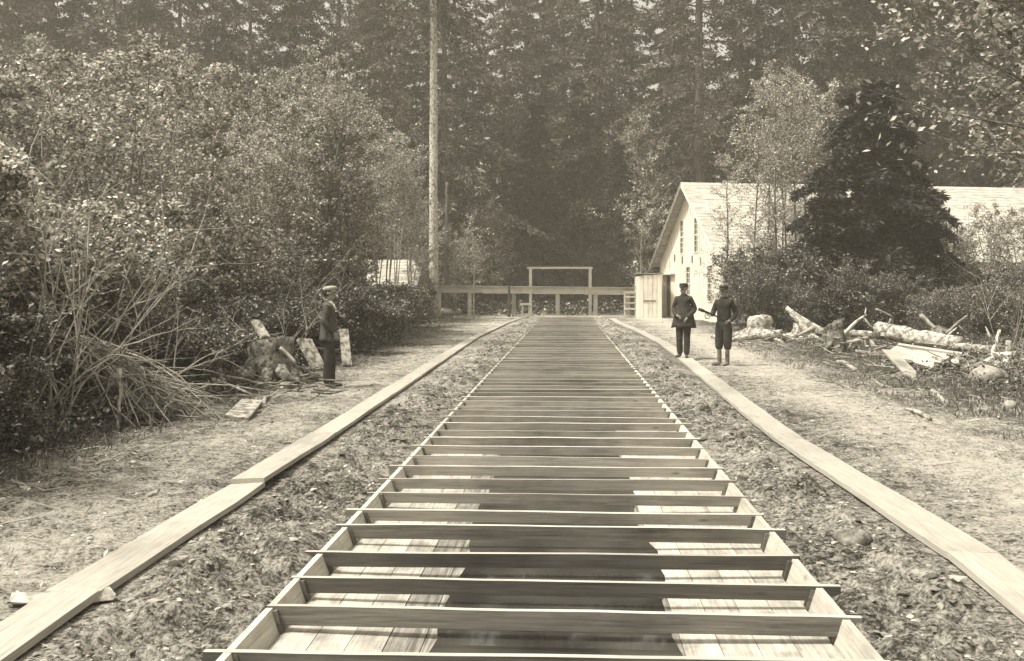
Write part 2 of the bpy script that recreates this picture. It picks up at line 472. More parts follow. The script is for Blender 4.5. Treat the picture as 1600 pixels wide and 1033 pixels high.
# ------------------------------------------------------------------ plank walks on both banks
def plank(p0, p1, w, label, lift0=0, lift1=0, group=None, name='walkway_plank'):
    d = (p1 - p0); ln = d.length; n = max(4, int(ln / 0.35)); T = 0.038
    m_ = MB(); v = []
    s0 = random.random() * 50
    for i in range(n + 1):
        t = i / n; c = p0 + d * t
        w1 = w / 2 + 0.006 * fbm(t * 9 + s0, 0, 5, 2); w0 = w / 2 + 0.006 * fbm(t * 9 + s0, 7, 6, 2)
        zz = 0.006 * fbm(t * 4 + s0, 3, 7, 2) + lift0 * (1 - t) + lift1 * t
        sl = 0.012 * fbm(t * 3 + s0, 11, 8, 2)
        y = t * ln + (0.02 if i == n else 0)
        v += [(-w1, y, zz - sl), (w0, y, zz + sl), (w0 - 0.004, y, zz + T + sl), (-w1 + 0.004, y, zz + T - sl)]
    q = [(i*4+a, i*4+b, (i+1)*4+b, (i+1)*4+a) for i in range(n) for a, b in ((0,1),(1,2),(2,3),(3,0))]
    q += [(3, 2, 1, 0), (n*4, n*4+1, n*4+2, n*4+3)]
    m_.add(v, [tuple(reversed(f)) for f in q])
    o = m_.build(name, M_walk)
    o.location = (p0.x, p0.y, 0.004)
    o.rotation_euler = (0, 0, math.atan2(-d.x, d.y))
    return tag(o, label, 'plank', group)
def run(pth, brk, w, side, labs, lifts):
    pts = [Vector((float(np.interp(y, *pth)), y, 0)) for y in brk]
    for i in range(len(brk) - 1):
        lb = labs[i] if i < len(labs) else 'pale plank in the far stretch of the %s-hand plank walk' % side
        a, b = lifts[i] if i < len(lifts) else (random.uniform(0, 0.006), random.uniform(0, 0.006))
        plank(pts[i], pts[i + 1], w, lb, a, b, 'planks of the %s-hand walk' % side)
yl = [P(112, 937).y, P(387, 763).y, P(505, 683).y, P(668, 576).y]
run(PLK_L, [2.6, yl[0], yl[1], yl[2], 15.6, yl[3], 27, 34, 42, 50, 60], 0.285, 'left',
    ['wide pale plank reaching into the bottom left corner of the left walk',
     'long worn pale plank with a split edge in the left foreground walk',
     'pale plank whose raised near end overlaps the foreground plank of the left walk',
     'pale plank of the left walk below the man in the light cap',
     'pale plank of the left walk ending at its far bend'],
    [(0, 0), (0.0, 0.0), (0.04, 0.008)])
yr = [P(1520, 874).y, P(1245, 700).y, P(1117, 600).y, P(1074, 565).y]
run(PLK_R, [2.6, yr[0], yr[1] + 0.4, 14.0, yr[2] + 1.5, 25.5, 32, 40, 49, 57], 0.315, 'right',
    ['wide pale plank reaching into the bottom right corner of the right walk',
     'long clean pale plank in the right foreground walk',
     'pale plank in the middle of the right walk between trough and sandy path',
     'pale plank of the right walk leading up to the man in the long coat',
     'pale plank under the feet of the man in the long coat'],
    [(0, 0)])
m_ = MB(); m_.box((-0.09, -0.02, 0), (0.09, 0.02, 0.02), jit=0.012)
for (px, py, sc, rz_, lb) in ((140, 938, 1.3, 0.9, 'split sliver of wood beside a joint of the left foreground plank'),
                              (50, 942, 1.2, 0.2, 'dark-ended wood block on the outer side of the left foreground plank')):
    o = link('wood_scrap', m_.mesh('wood_scrap', M_log)); p = P(px, py); o.location = (p.x, p.y, gz(p.x, p.y) + 0.01); o.scale = (sc, sc * 1.6, sc * 1.5); o.rotation_euler = (0.05, 0.1, rz_)
    tag(o, lb, 'wood scrap')
for px, py, s_, rz_ in ((95, 925, 1, 0.1), (158, 946, 0.8, 1.5)):
    pass

# ------------------------------------------------------------------ foliage makers
def unit(v): return v / np.maximum(1e-9, np.linalg.norm(v, axis=-1, keepdims=True))
def leaves(mb, pts, size, aspect=0.6, up=0.4, jit=0.35, dirs=None):
    """one small folded leaf (diamond) per point"""
    n = len(pts); pts = np.asarray(pts)
    nrm = unit(rng.normal(size=(n, 3)) + np.array([0, 0, up * 2]))
    d = rng.normal(size=(n, 3)) if dirs is None else dirs
    d = unit(d - nrm * np.sum(d * nrm, -1, keepdims=True)); s = np.cross(nrm, d)
    L_ = size * (1 + rng.uniform(-jit, jit, (n, 1)))
    a = pts; c = pts + d * L_
    m = pts + d * L_ * 0.45 + nrm * L_ * 0.06
    b = m + s * L_ * aspect / 2; e = m - s * L_ * aspect / 2
    v = np.stack([a, b, c, e], 1).reshape(-1, 3)
    q = np.arange(n * 4).reshape(-1, 4)
    mb.add(v, q)
def deciduous(h, cr, bf, stems, nbr, ntw, nlf, lsz, spread=0.25, lean=0.0, tr=0.03, leafm=None, barkm=None, spr=0.16, smooth_top=0.6, twig_r=0.006, up=0.4):
    tm = MB(); lp = []
    for s_ in range(stems):
        az = random.uniform(0, 6.283); sp = spread * h * random.uniform(0.4, 1) if stems > 1 else lean
        hh = h * random.uniform(0.75, 1.0) if stems > 1 else h
        pts = []; n = 8; wx, wy = 0, 0
        for i in range(n + 1):
            t = i / n; wx += random.uniform(-1, 1) * 0.02 * h; wy += random.uniform(-1, 1) * 0.02 * h
            pts.append(Vector((math.cos(az) * sp * t ** 1.3 + wx * t, math.sin(az) * sp * t ** 1.3 + wy * t, hh * t)))
        r0 = tr * random.uniform(0.7, 1.1)
        tm.tube(pts, [r0 * (1 - 0.85 * i / n) + 0.003 for i in range(n + 1)], 6)
        for b_ in range(nbr):
            u = bf + (1 - bf) * random.random() ** 0.9
            k = min(n - 1, int(u * n)); p = pts[k].lerp(pts[k + 1], u * n - k)
            prof = math.sin(math.pi * min(1, (u - bf) / (1 - bf) * 0.75 + 0.22)) ** 0.7
            ln = cr * prof * random.uniform(0.55, 1.1); a2 = random.uniform(0, 6.283)
            el = random.uniform(0.15, 0.9); d = Vector((math.cos(a2) * math.cos(el), math.sin(a2) * math.cos(el), math.sin(el)))
            bp = [p]
            for i in range(3):
                d = (d + Vector((random.gauss(0, .15), random.gauss(0, .15), random.gauss(0.05, .12)))).normalized()
                bp.append(bp[-1] + d * ln / 3)
            br = max(twig_r, r0 * 0.35 * (1 - u * 0.6))
            tm.tube(bp, [br, br * 0.7, br * 0.5, twig_r * 0.5], 4, cap=False)
            for w in range(ntw):
                t = random.uniform(0.25, 1.0) * 3; k = min(2, int(t)); q_ = bp[k].lerp(bp[k + 1], t - k)
                d2 = (d + Vector((random.gauss(0, .7), random.gauss(0, .7), random.gauss(0, .45)))).normalized()
                tl = ln * random.uniform(0.2, 0.5) + 0.05; e = q_ + d2 * tl
                tm.tube([q_, q_.lerp(e, 0.5) + Vector((0, 0, -0.03 * tl)), e], [twig_r * 0.6, twig_r * 0.5, twig_r * 0.25], 3, cap=False)
                f = rng.uniform(0.1, 1.1, (nlf, 1))
                lp.append(np.array(q_) + (np.array(e) - np.array(q_)) * f + rng.normal(size=(nlf, 3)) * spr * lsz * 3.2)
    lm = MB()
    lp = np.concatenate(lp); leaves(lm, lp, lsz, 0.62, up)
    return tm.mesh('trunk', barkm or M_twig_dark), lm.mesh('crown', leafm or M_leaf)
def conifer(H, Lm, bf, n, nf, tr, droop=0.3, fl=0.62, fw=0.24, nm=None, bare=False, dead=8, pw=0.75):
    tm = MB()
    m = 10; pts = [Vector((random.uniform(-.04, .04), random.uniform(-.04, .04), H * i / m)) for i in range(m + 1)]
    tm.tube(pts, [tr * (1.25 if i == 0 else 1) * (1 - 0.93 * i / m) for i in range(m + 1)], 10)
    A = []; Dn = []
    for b_ in range(n):
        u = bf + (1 - bf) * ((b_ + random.random()) / n)
        z = H * u; az = b_ * 2.399 + random.uniform(-.4, .4)
        ln = Lm * ((1 - u) / (1 - bf) + 0.06) ** pw * random.uniform(.35, 1.3)
        if u - bf < 0.08: ln *= 0.7
        rise = random.uniform(0.0, 0.35)
        def bp(t): return np.array([math.cos(az) * ln * t, math.sin(az) * ln * t, z + ln * (rise * t - droop * 1.6 * t * t)])
        ps = [Vector(bp(t)) for t in (0, .33, .66, 1)]
        tm.tube(ps, [0.018 + ln * 0.010, 0.014 + ln * 0.006, 0.012, 0.005], 4, cap=False)
        k = int(nf * (0.25 + 0.75 * ln / Lm)); t = rng.uniform(0.12, 1.03, k) ** 0.8
        P0 = np.stack([np.cos(az) * ln * t, np.sin(az) * ln * t, z + ln * (rise * t - droop * 1.6 * t * t)], -1)
        side = np.array([-math.sin(az), math.cos(az), 0.0]); fo = np.array([math.cos(az), math.sin(az), -0.1])
        sg = rng.choice([-1, 1], (k, 1)); wid = (ln * 0.32 * (1 - t * 0.65))[:, None] * rng.uniform(0, 1, (k, 1))
        P0 = P0 + side * sg * wid + np.array([0, 0, -1]) * wid * 0.35 + rng.normal(size=(k, 3)) * 0.05
        d = side * sg * 0.8 + fo * 0.7 + np.array([0, 0, -0.5]) + rng.normal(size=(k, 3)) * 0.35
        A.append(P0); Dn.append(d)
    for b_ in range(dead):
        z = H * bf * random.uniform(0.25, 1); az = random.uniform(0, 6.28); ln = random.uniform(0.5, 2.2)
        tm.tube([(0, 0, z), (math.cos(az) * ln, math.sin(az) * ln, z - random.uniform(0, .5) * ln)], [0.03, 0.008], 3, cap=False)
    lm = MB(); A = np.concatenate(A); Dn = np.concatenate(Dn)
    leaves(lm, A, fl, fw / fl, 0.7, 0.5, Dn)
    return tm.mesh('trunk', M_bark_conifer), lm.mesh('crown', nm or M_needle)
def plant(kind, name, loc, rz, sc, label, cat, group=None, sz=None, names=('trunk', 'crown')):
    t = thing(name, loc, rz, label, cat, group)
    t.scale = (sc * random.uniform(.88, 1.12), sc * random.uniform(.88, 1.12), sz or sc)
    link(names[0], kind[0], t); link(names[1], kind[1], t)
    return t

# ------------------------------------------------------------------ forest
CON = [conifer(34, 6.2, 0.12, 120, 470, 0.42, 0.3, .32, .10), conifer(38, 5.6, 0.26, 100, 470, 0.48, 0.35, .32, .10), conifer(30, 6.4, 0.06, 120, 470, 0.36, 0.26, .32, .10),
       conifer(36, 5.2, 0.36, 90, 450, 0.40, 0.4, .32, .10), conifer(27, 5.6, 0.05, 120, 440, 0.30, 0.3, .3, .10)]
glab = ['tall conifer with boughs from low down in the forest behind the rail', 'tall conifer with a bare lower trunk in the forest behind the rail']
n_con = 0
rows = [(69, -46, 38, 4.8), (76, -48, 42, 4.8), (85, -54, 48, 5.6), (98, -62, 56, 11)]
for ri, (D, x0, x1, st) in enumerate(rows):
    x = x0
    while x < x1:
        x += st * random.uniform(0.6, 1.4)
        if ri == 0 and (4 < x < 32 or -6.0 < x < 4.5): 
            if not (7 < x < 30): continue
        y = D + random.uniform(-3, 3)
        if ri == 0 and x > 7: y = D + random.uniform(2, 6)
        k = random.choice([0, 1, 2, 3, 4, 0, 2] if ri < 2 else [0, 1, 2, 3, 0])
        if random.random() < (0.28 if x / y < -.27 else .10): continue
        plant(CON[k], 'conifer', (x, y, gz(x, y) - 0.1), random.uniform(0, 6.28), random.uniform(0.8, 1.12), glab[1 if k in (1, 3) else 0], 'tree', 'conifers of the forest edge')
        n_con += 1
# lower young firs and forest undergrowth that close the gaps near the ground
YF = [conifer(8, 2.4, 0.04, 90, 260, 0.09, 0.2, 0.26, 0.09), conifer(11, 2.6, 0.05, 110, 280, 0.11, 0.25, 0.28, 0.09)]
for i in range(70):
    x = random.uniform(-34, 38); y = random.uniform(73, 98)
    plant(YF[i % 2], 'young_conifer', (x, y, gz(x, y) - 0.1), random.uniform(0, 6.28), random.uniform(0.7, 1.3), 'low dark young conifer filling the forest edge behind the rail', 'tree', 'young conifers under the forest')

HDW = [deciduous(15, 3.4, 0.12, 2, 60, 8, 22, 0.16, 0.10, tr=0.13, leafm=M_leaf_pale, barkm=M_bark) for _ in range(2)]
for i, (px, D, s_, lb) in enumerate(((20, 62, 1.1, 'broad pale leafy tree at the top left corner before the conifers'), (170, 66, 1.0, 'broad pale leafy tree above the brush heap before the conifers'), (330, 64, 1.05, 'broad pale leafy tree above the big dark stump before the conifers'), (500, 66, 1.1, 'broad pale leafy tree above the man in the light cap'), (590, 70, 1.0, 'broad pale leafy tree behind the low cabin'),
        (770, 71, 0.62, 'small broad-leaved tree in the forest edge left of the timber frame'), (1010, 72, 0.9, 'leafy tree standing close behind the small white shed'), (1090, 76, 1.1, 'leafy tree rising over the peak of the barn gable'), (1330, 74, 1.15, 'leafy tree rising over the barn roof behind the black fir'), (1500, 76, 1.1, 'leafy tree rising over the right end of the barn roof'))):
    p = P(px, D=D)
    plant(HDW[i % 2], 'leafy_tree', (p.x, p.y, 0), i * 1.7, s_, lb, 'tree')

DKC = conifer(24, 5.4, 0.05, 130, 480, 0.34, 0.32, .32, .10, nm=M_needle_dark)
for i, (px, D, s_, lb) in enumerate(((1345, 69, .95, 'dark conifer rising behind the barn roof just above the black fir'), (1425, 72, 1.1, 'dark tall conifer behind the barn roof right of the black fir top'), (1510, 70, .9, 'dark conifer behind the right end of the barn roof'), (1590, 71, 1.05, 'dark conifer behind the barn at the right edge of the picture'), (838, 73, .62, 'dark low conifer straight behind the timber frame'), (905, 75, .7, 'dark conifer behind the right post of the timber frame'), (965, 72, .5, 'small dark conifer behind the slatted gate'))):
    p = P(px, D=D)
    plant(DKC, 'conifer', (p.x, p.y, 0), i * 1.9, s_, lb, 'tree')

# the straight pale trunk and its dimmer neighbour left of the rail
def bigtrunk(px0, D, r, H, label, mat, crown=True, dim=False):
    p = P(px0, D=D); t = thing('tall_tree', (p.x, p.y, gz(p.x, p.y) - 0.1), 0, label, 'tree')
    m_ = MB(); n = 26
    m_.tube([(0.012 * i * 0.2 + random.uniform(-.02, .02), 0, H * i / n) for i in range(n + 1)], [r * (1.3 if i == 0 else 1.0) * (1 - 0.55 * i / n) for i in range(n + 1)], 14, rough=0.05)
    m_.build('trunk', mat, t, True)
    for i in range(40):
        b_ = MB()
        z = random.uniform(min(7, H * .4), H * 0.55); az = random.uniform(0, 6.28); ln = random.uniform(0.3, 1.6)
        b_.tube([(0, 0, z), (math.cos(az) * ln * .6, math.sin(az) * ln * .6, z + .05), (math.cos(az) * ln, math.sin(az) * ln, z - random.uniform(0, .4))], [0.035, 0.02, 0.006], 4, cap=False)
        b_.build('branch', M_bark, t)
    if crown:
        c = conifer(H, 4.6, 0.5, 70, 380, r * 0.5, 0.3, .32, .10)
        link('boughs', c[1], t)
    return t
bigtrunk(677, 60, 0.285, 34, 'straight pale-barked tall trunk rising out of the picture at the left end of the rail', M_bark_pale)
bigtrunk(697, 64, 0.19, 8.5, 'dimmer slim grey trunk close beside the straight pale tall trunk', M_bark, False)

# deciduous kinds
ALD = [deciduous(6.2, 1.7, 0.08, 4, 26, 6, 16, 0.082, 0.22, tr=0.035, up=.8) for _ in range(4)]
BSH = [deciduous(2.6, 1.1, 0.02, 9, 12, 5, 18, 0.074, 0.42, tr=0.014, leafm=M_leaf, up=.8) for _ in range(3)]
BSD = [deciduous(2.6, 1.1, 0.02, 9, 12, 5, 18, 0.070, 0.42, tr=0.014, leafm=M_leaf_dark, up=.8) for _ in range(2)]
BRM = [deciduous(1.35, 0.8, 0.0, 12, 10, 5, 18, 0.062, 0.6, tr=0.010, leafm=M_leaf_dark, up=.7) for _ in range(3)]
BIR = [deciduous(11, 1.9, 0.22, 1, 56, 6, 12, 0.085, lean=0.5, tr=0.075, leafm=M_leaf_pale, barkm=M_bark) for _ in range(3)]
SAP = [deciduous(5.5, 1.3, 0.12, 5, 20, 6, 12, 0.075, 0.16, tr=0.03, leafm=M_leaf_pale, barkm=M_twig) for _ in range(3)]

# left thicket
def toofar(x, y, r=2.0): return y > 21 and 800 + 1600 * ((x + r) / y + .054) > 535
gl = 'leafy thicket left of the trough'
TAL = [deciduous(9.5, 1.8, 0.05, 4, 34, 7, 22, 0.085, 0.13, tr=0.05, leafm=M_leaf_pale) for _ in range(3)]
for i in range(26):
    px = 200 + 350 * (i + random.random()) / 26; D = random.uniform(27, 44); p = P(px, D=D)
    k_ = 0.86 + 0.24 * math.exp(-((px - 470) / 130) ** 2) + random.uniform(-.08, .06)
    plant(TAL[i % 3], 'alder', (p.x, p.y, gz(p.x, p.y) - 0.05), random.uniform(0, 6.28), k_ * D / 40 * 1.06, 'tall slim pale-leaved alder rising above the left thicket', 'tree', gl, names=('stems', 'foliage'))
for i in range(46):                       # tall alders, back rows
    D = random.uniform(13, 46); u = random.random()
    x = -7.6 - 0.02 * D - u * (2 + D * 0.36)
    if toofar(x, D): x -= D * .06 + 1.5
    plant(random.choice(ALD), 'alder', (x, D, gz(x, D) - 0.05), random.uniform(0, 6.28), random.uniform(0.85, 1.15) * min(1.6, (2.3 + .215 * D) / 6.2), 'many-stemmed leafy alder in the tall back of the left thicket', 'tree', gl, names=('stems', 'foliage'))
for i in range(46):                       # bushes before them
    D = 8.5 + 34 * (i / 46) ** 1.2 + random.uniform(-.6, .6)
    x = -6.5 - 0.03 * D - random.uniform(0, 1.5 + D * 0.05)
    if toofar(x, D, 1.3) or (11.5 < D < 15 and x > -7.1): continue
    plant(random.choice(BSH), 'bush', (x, D, gz(x, D) - 0.05), random.uniform(0, 6.28), random.uniform(0.8, 1.35), 'rounded leafy bush along the front of the left thicket', 'bush', gl, names=('stems', 'foliage'))
for i in range(40):                       # brambles at their feet
    D = 7.6 + 24 * (i / 40) ** 1.2 + random.uniform(-.4, .4)
    x = -5.75 - 0.02 * D - random.uniform(-0.25, 1.1)
    if (D > 24 and toofar(x, D, .8)) or (11.3 < D < 14.6 and x > -6.8): continue
    plant(random.choice(BRM), 'bramble', (x, D, gz(x, D) - 0.03), random.uniform(0, 6.28), random.uniform(0.6, 1.1), 'low dark bramble at the foot of the left thicket', 'bush', gl, names=('stems', 'foliage'))
SPH = [deciduous(7.5, 1.5, 0.52, 4, 16, 6, 12, 0.075, 0.10, tr=0.035, leafm=M_leaf_pale, barkm=M_twig) for _ in range(3)]
for i, (px, D, s_, k) in enumerate(((560, 44, .95, 1), (590, 50, 1.35, 1), (618, 52, 1.25, 1), (642, 55, 1.1, 1), (570, 54, 1.5, 1), (603, 55, 1.45, 1), (662, 57, 0.85, 0), (712, 65, 1.1, 0), (650, 63, 1.4, 0), (530, 40, .95, 1))):
    p = P(px, D=D)
    plant((SPH if k else SAP)[i % 3], 'sapling', (p.x, p.y, gz(p.x, p.y)), random.uniform(0, 6.28), s_, 'slender pale sapling ' + ('arching over the roof of the low cabin' if k else 'at the foot of the straight pale trunk'), 'tree', 'saplings left of the pale trunk', names=('stems', 'foliage'))
p = P(740, D=57)
sp_ = deciduous(5.8, 1.5, 0.28, 1, 26, 6, 7, 0.10, lean=0.2, tr=0.07, leafm=M_leaf_pale, barkm=M_twig)
plant(sp_, 'sapling', (p.x, p.y, 0), 0, 1.0, 'small pale thin-leaved tree standing behind the left half of the rail', 'tree')
for i, (px, D) in enumerate(((548, 30), (590, 36), (620, 42), (650, 50), (560, 26), (600, 30), (640, 44))):
    p = P(px, D=D)
    plant(BRM[i % 3], 'bramble', (p.x, p.y, gz(p.x, p.y)), i, 1.2, 'low leafy bush behind the man in the light cap', 'bush', 'bushes behind the man in the light cap', names=('stems', 'foliage'))

# right side
for i, (px, D, s_) in enumerate(((1131, 46, 0.72), (1178, 44, 0.95), (1196, 46, 1.0), (1213, 43, 0.98), (1229, 45, 1.05), (1246, 44, 1.0), (1263, 47, 1.02), (1222, 48, 1.1), (1290, 44, 0.95))):
    p = P(px, D=D)
    plant(BIR[i % 3], 'birch', (p.x, p.y, 0), i * 1.3, s_, ['small birch whose thin stem crosses the gable corner of the white barn', 'leftmost tall birch of the clump before the barn roof', 'second tall birch from the left before the barn roof', 'third tall birch from the left before the barn roof', 'tall birch left of the middle gap in the clump before the barn roof', 'tall birch right of the middle gap in the clump before the barn roof', 'tall birch of the clump nearest the nearly black fir', 'tallest and farthest birch of the clump before the barn roof', 'birch half hidden behind the left boughs of the dark fir'][i], 'tree', None if i == 0 else 'birches before the barn')
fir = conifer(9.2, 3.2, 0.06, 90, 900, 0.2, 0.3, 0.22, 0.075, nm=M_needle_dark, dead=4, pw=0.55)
p = P(1362, D=40)
plant(fir, 'fir_tree', (p.x, p.y, 0), 0, 1.06, 'nearly black bushy fir before the middle of the barn roof', 'tree')
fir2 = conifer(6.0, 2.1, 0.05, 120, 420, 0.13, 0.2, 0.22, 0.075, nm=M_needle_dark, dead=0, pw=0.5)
p = P(1302, D=39); plant(fir2, 'fir_tree', (p.x, p.y, 0), 1, 1.0, 'lower dark fir at the left foot of the nearly black fir', 'tree')
p = P(1425, D=41); plant(fir2, 'fir_tree', (p.x, p.y, 0), 3, 1.05, 'lower dark fir at the right foot of the nearly black fir', 'tree')
for i, (px, D, s_) in enumerate(((1168, 42, 1.1), (1195, 40, 1.2), (1225, 41, 1.2), (1152, 45, .9), (1250, 39, 1.2), (1210, 37.5, .9), (1175, 38, .8), (1285, 38, 1.0), (1245, 36.5, 0.7), (1330, 37, .9), (1375, 36, .8), (1410, 36, .8))):
    p = P(px, D=D)
    plant(BSD[i % 2], 'bush', (p.x, p.y, gz(p.x, p.y)), i, s_ * 1.08, 'leafy bush in the hedge %s' % ('against the barn corner' if px < 1172 else 'behind the weathered stump' if px < 1215 else 'behind the leaning split log' if px < 1270 else 'under the left side of the black fir' if px < 1340 else 'under the right side of the black fir'), 'bush', 'bushes before the barn', names=('stems', 'foliage'))
for i in range(26):
    D = random.uniform(29, 42); px = random.uniform(1430, 1660); p = P(px, D=D)
    k = random.random()
    plant(random.choice(BSD if k < .75 else BSH), 'bush', (p.x, p.y, gz(p.x, p.y)), i, random.uniform(0.6, 0.95), 'leafy bush in the thicket behind the log pile', 'bush', 'thicket behind the log pile', names=('stems', 'foliage'))
for i, (px, D, s_) in enumerate(((1500, 40, 1.0), (1550, 39, 1.1), (1600, 38, 1.05), (1480, 43, 1.0))):
    p = P(px, D=D)
    plant(SAP[i % 3], 'alder', (p.x, p.y, 0), i * 2, s_ * 0.9, 'many-stemmed leafy alder before the right end of the barn roof', 'tree', 'alders before the right end of the barn', names=('stems', 'foliage'))
big = [deciduous(9.8, 3.9, 0.34, 2, 64, 7, 13, 0.115, 0.12, tr=0.11, spr=.3, leafm=M_leaf_pale, barkm=M_bark, up=0.6) for _ in range(2)]
for i, (x, y, s_, lb) in enumerate(((7.9, 15.0, 0.95, 'overhanging broad-leaved tree whose branches reach in at the upper right corner'), (11.6, 21.5, 1.05, 'tall leafy tree behind the overhanging one at the upper right'))):
    plant(big[i % 2], 'leafy_tree', (x, y, 0), [2.0, 0.5, 4.1][i], s_, lb, 'tree')
p = P(1000, D=60)
bare = deciduous(5.0, 1.7, 0.25, 1, 22, 5, 1, 0.08, lean=0.3, tr=0.06, leafm=M_leaf_pale, barkm=M_twig)
plant(bare, 'bare_tree', (p.x, p.y, 0), 0, 1.0, 'small nearly leafless tree left of the white barn', 'tree')

# ------------------------------------------------------------------ barn
bp0 = P(1137, D=50)
barn = thing('barn', (bp0.x, bp0.y, 0), math.atan2(2.3, 11), 'large white barn with a tall pale roof and four gable windows', 'barn')
LEN, WID, EV, RG = 30.0, 11.25, 3.2, 7.35
def slope_z(y): return EV + (RG - EV) * (1 - abs(y - WID / 2) / (WID / 2))
m_ = MB()
T = 0.15
# gable wall with its window and door openings left as real recesses: built of vertical strips
wins = [(0.225, 0.62, 1.05, 2.85), (0.527, 0.62, 1.05, 2.85), (0.413, 0.55, 3.65, 5.45), (0.626, 0.55, 3.65, 5.45)]
door = (0.86, 1.0, 0.0, 2.45)
ops = [(t * WID - w / 2, t * WID + w / 2, a, b_) for t, w, a, b_ in wins + [door]]
cuts = sorted(set([0, WID, WID / 2] + [c for o_ in ops for c in o_[:2]]))
for a, b_ in zip(cuts[:-1], cuts[1:]):
    spans = [(0, None)]
    mid = (a + b_) / 2
    segs = []; z = -0.2
    for (y0, y1, z0, z1) in sorted(ops, key=lambda q: q[2]):
        if y0 < mid < y1:
            if z0 > z: segs.append((z, z0))
            z = z1
    segs.append((z, None))
    for z0, z1 in segs:
        za = z1 if z1 is not None else slope_z(a); zb = z1 if z1 is not None else slope_z(b_)
        v = [(0, a, z0), (T, a, z0), (T, b_, z0), (0, b_, z0), (0, a, za), (T, a, za), (T, b_, zb), (0, b_, zb)]
        m_.add(v, [(3,2,1,0),(4,5,6,7),(0,1,5,4),(1,2,6,5),(2,3,7,6),(3,0,4,7)])
m_.build('gable_wall', M_white, barn)
bt = MB(); y = 0.02
while y < WID:
    blocks = sorted([(z0, z1) for (y0, y1, z0, z1) in ops if y0 - .08 < y < y1 + .08])
    z = 0.0
    for z0, z1 in blocks:
        if z0 - .05 > z: bt.box((-0.03, y, z), (-0.001, y + 0.045, z0 - .05))
        z = z1 + .05
    zt = slope_z(y) - 0.05
    if zt > z: bt.box((-0.03, y, z), (-0.001, y + 0.045, zt))
    y += 0.29
tag(bt.build('batten', M_white, barn), kind='stuff')
m_ = MB(); m_.box((T, 0.0, -0.2), (LEN, T, EV)); m_.build('side_wall', M_white, barn)
m_ = MB(); m_.box((T, WID - T, -0.2), (LEN, WID, EV)); m_.build('side_wall', M_white, barn)
m_ = MB(); m_.add([(LEN, 0, -.2), (LEN, WID, -.2), (LEN, WID, EV), (LEN, WID / 2, RG), (LEN, 0, EV)], [(0, 1, 2, 4)], [(4, 2, 3)]); m_.build('back_wall', M_white, barn)
pit = math.atan2(RG - EV, WID / 2); ov = 0.45; rk = 0.55
for sgn in (-1, 1):
    # roof slope laid in courses of shakes
    m_ = MB(); rl = math.hypot(RG - EV, WID / 2) + ov; nC = 26
    for c in range(nC):
        s0 = rl * c / nC; s1 = rl * (c + 1) / nC + 0.04
        def pt(s, x, up): 
            y = WID / 2 + sgn * (math.cos(pit) * s) + sgn * math.sin(pit) * up
            return (x, y, RG + 0.07 - math.sin(pit) * s + math.cos(pit) * up)
        v = []
        for x in (-rk, LEN + 0.3):
            v += [pt(s0, x, 0.0), pt(s1, x, 0.012), pt(s1, x, 0.042), pt(s0, x, 0.03)]
        m_.add(v, [(0, 1, 2, 3), (7, 6, 5, 4), (0, 4, 5, 1), (1, 5, 6, 2), (2, 6, 7, 3), (3, 7, 4, 0)])
    m_.build('roof', M_roof, barn)
    m_ = MB(); v = []
    for x in (-rk, -rk + 0.06):
        v += [(x, WID / 2, RG + 0.05), (x, WID / 2, RG - 0.2), (x, WID / 2 + sgn * math.cos(pit) * rl, RG + 0.05 - math.sin(pit) * rl), (x, WID / 2 + sgn * math.cos(pit) * rl, RG - 0.2 - math.sin(pit) * rl)]
    m_.add(v, [(0, 1, 3, 2), (5, 4, 6, 7), (0, 4, 5, 1), (2, 3, 7, 6), (1, 5, 7, 3), (0, 2, 6, 4)])
    m_.build('rake_board', M_white if sgn < 0 else M_post, barn)
    for x in (0.35 - rk, ):
        pass
for (t, w, z0, z1) in wins:
    y0, y1 = t * WID - w / 2, t * WID + w / 2
    win = MB(); f = 0.06
    for a, b_ in (((-0.035, y0 - f, z0 - f), (0.03, y0, z1 + f)), ((-0.035, y1, z0 - f), (0.03, y1 + f, z1 + f)), ((-0.035, y0, z0 - f), (0.03, y1, z0)), ((-0.035, y0, z1), (0.03, y1, z1 + f))):
        win.box(a, b_)
    wo_ = win.build('window', M_white, barn)
    mu = MB(); mu.box((0.005, (y0 + y1) / 2 - 0.014, z0), (0.03, (y0 + y1) / 2 + 0.014, z1))
    for k in range(1, 6):
        z = z0 + (z1 - z0) * k / 6; h = 0.03 if k == 3 else 0.013
        mu.box((0.0, y0, z - h), (0.032, y1, z + h))
    mu.build('sash_bars', M_white, wo_)
    pn = MB(); pn.box((0.035, y0, z0), (0.045, y1, z1)); pn.build('pane', M_glass, wo_)
y0, y1 = ops[4][0], ops[4][1]
m_ = MB(); m_.box((0.08, y0 + .01, 0), (0.12, y1 - 0.01, 2.43)); m_.build('door', M_dark, barn)
m_ = MB(); m_.box((-0.25, y0 - 0.9, 2.5), (-0.002, y1 + 0.5, 2.56)); m_.build('door_hood', M_white, barn)
for t, z in ((0.345, 3.1), (0.47, 3.25), (0.62, 3.25), (0.74, 3.4)):
    m_ = MB(); m_.box((-0.035, t * WID - 0.06, z - 0.18), (-0.002, t * WID + 0.06, z + 0.22)); m_.build('vent_slot', M_dark, barn)
m_ = MB(); m_.box((T, T, 0.0), (LEN - .1, WID - T, 0.02)); m_.build('floor', M_post, barn)

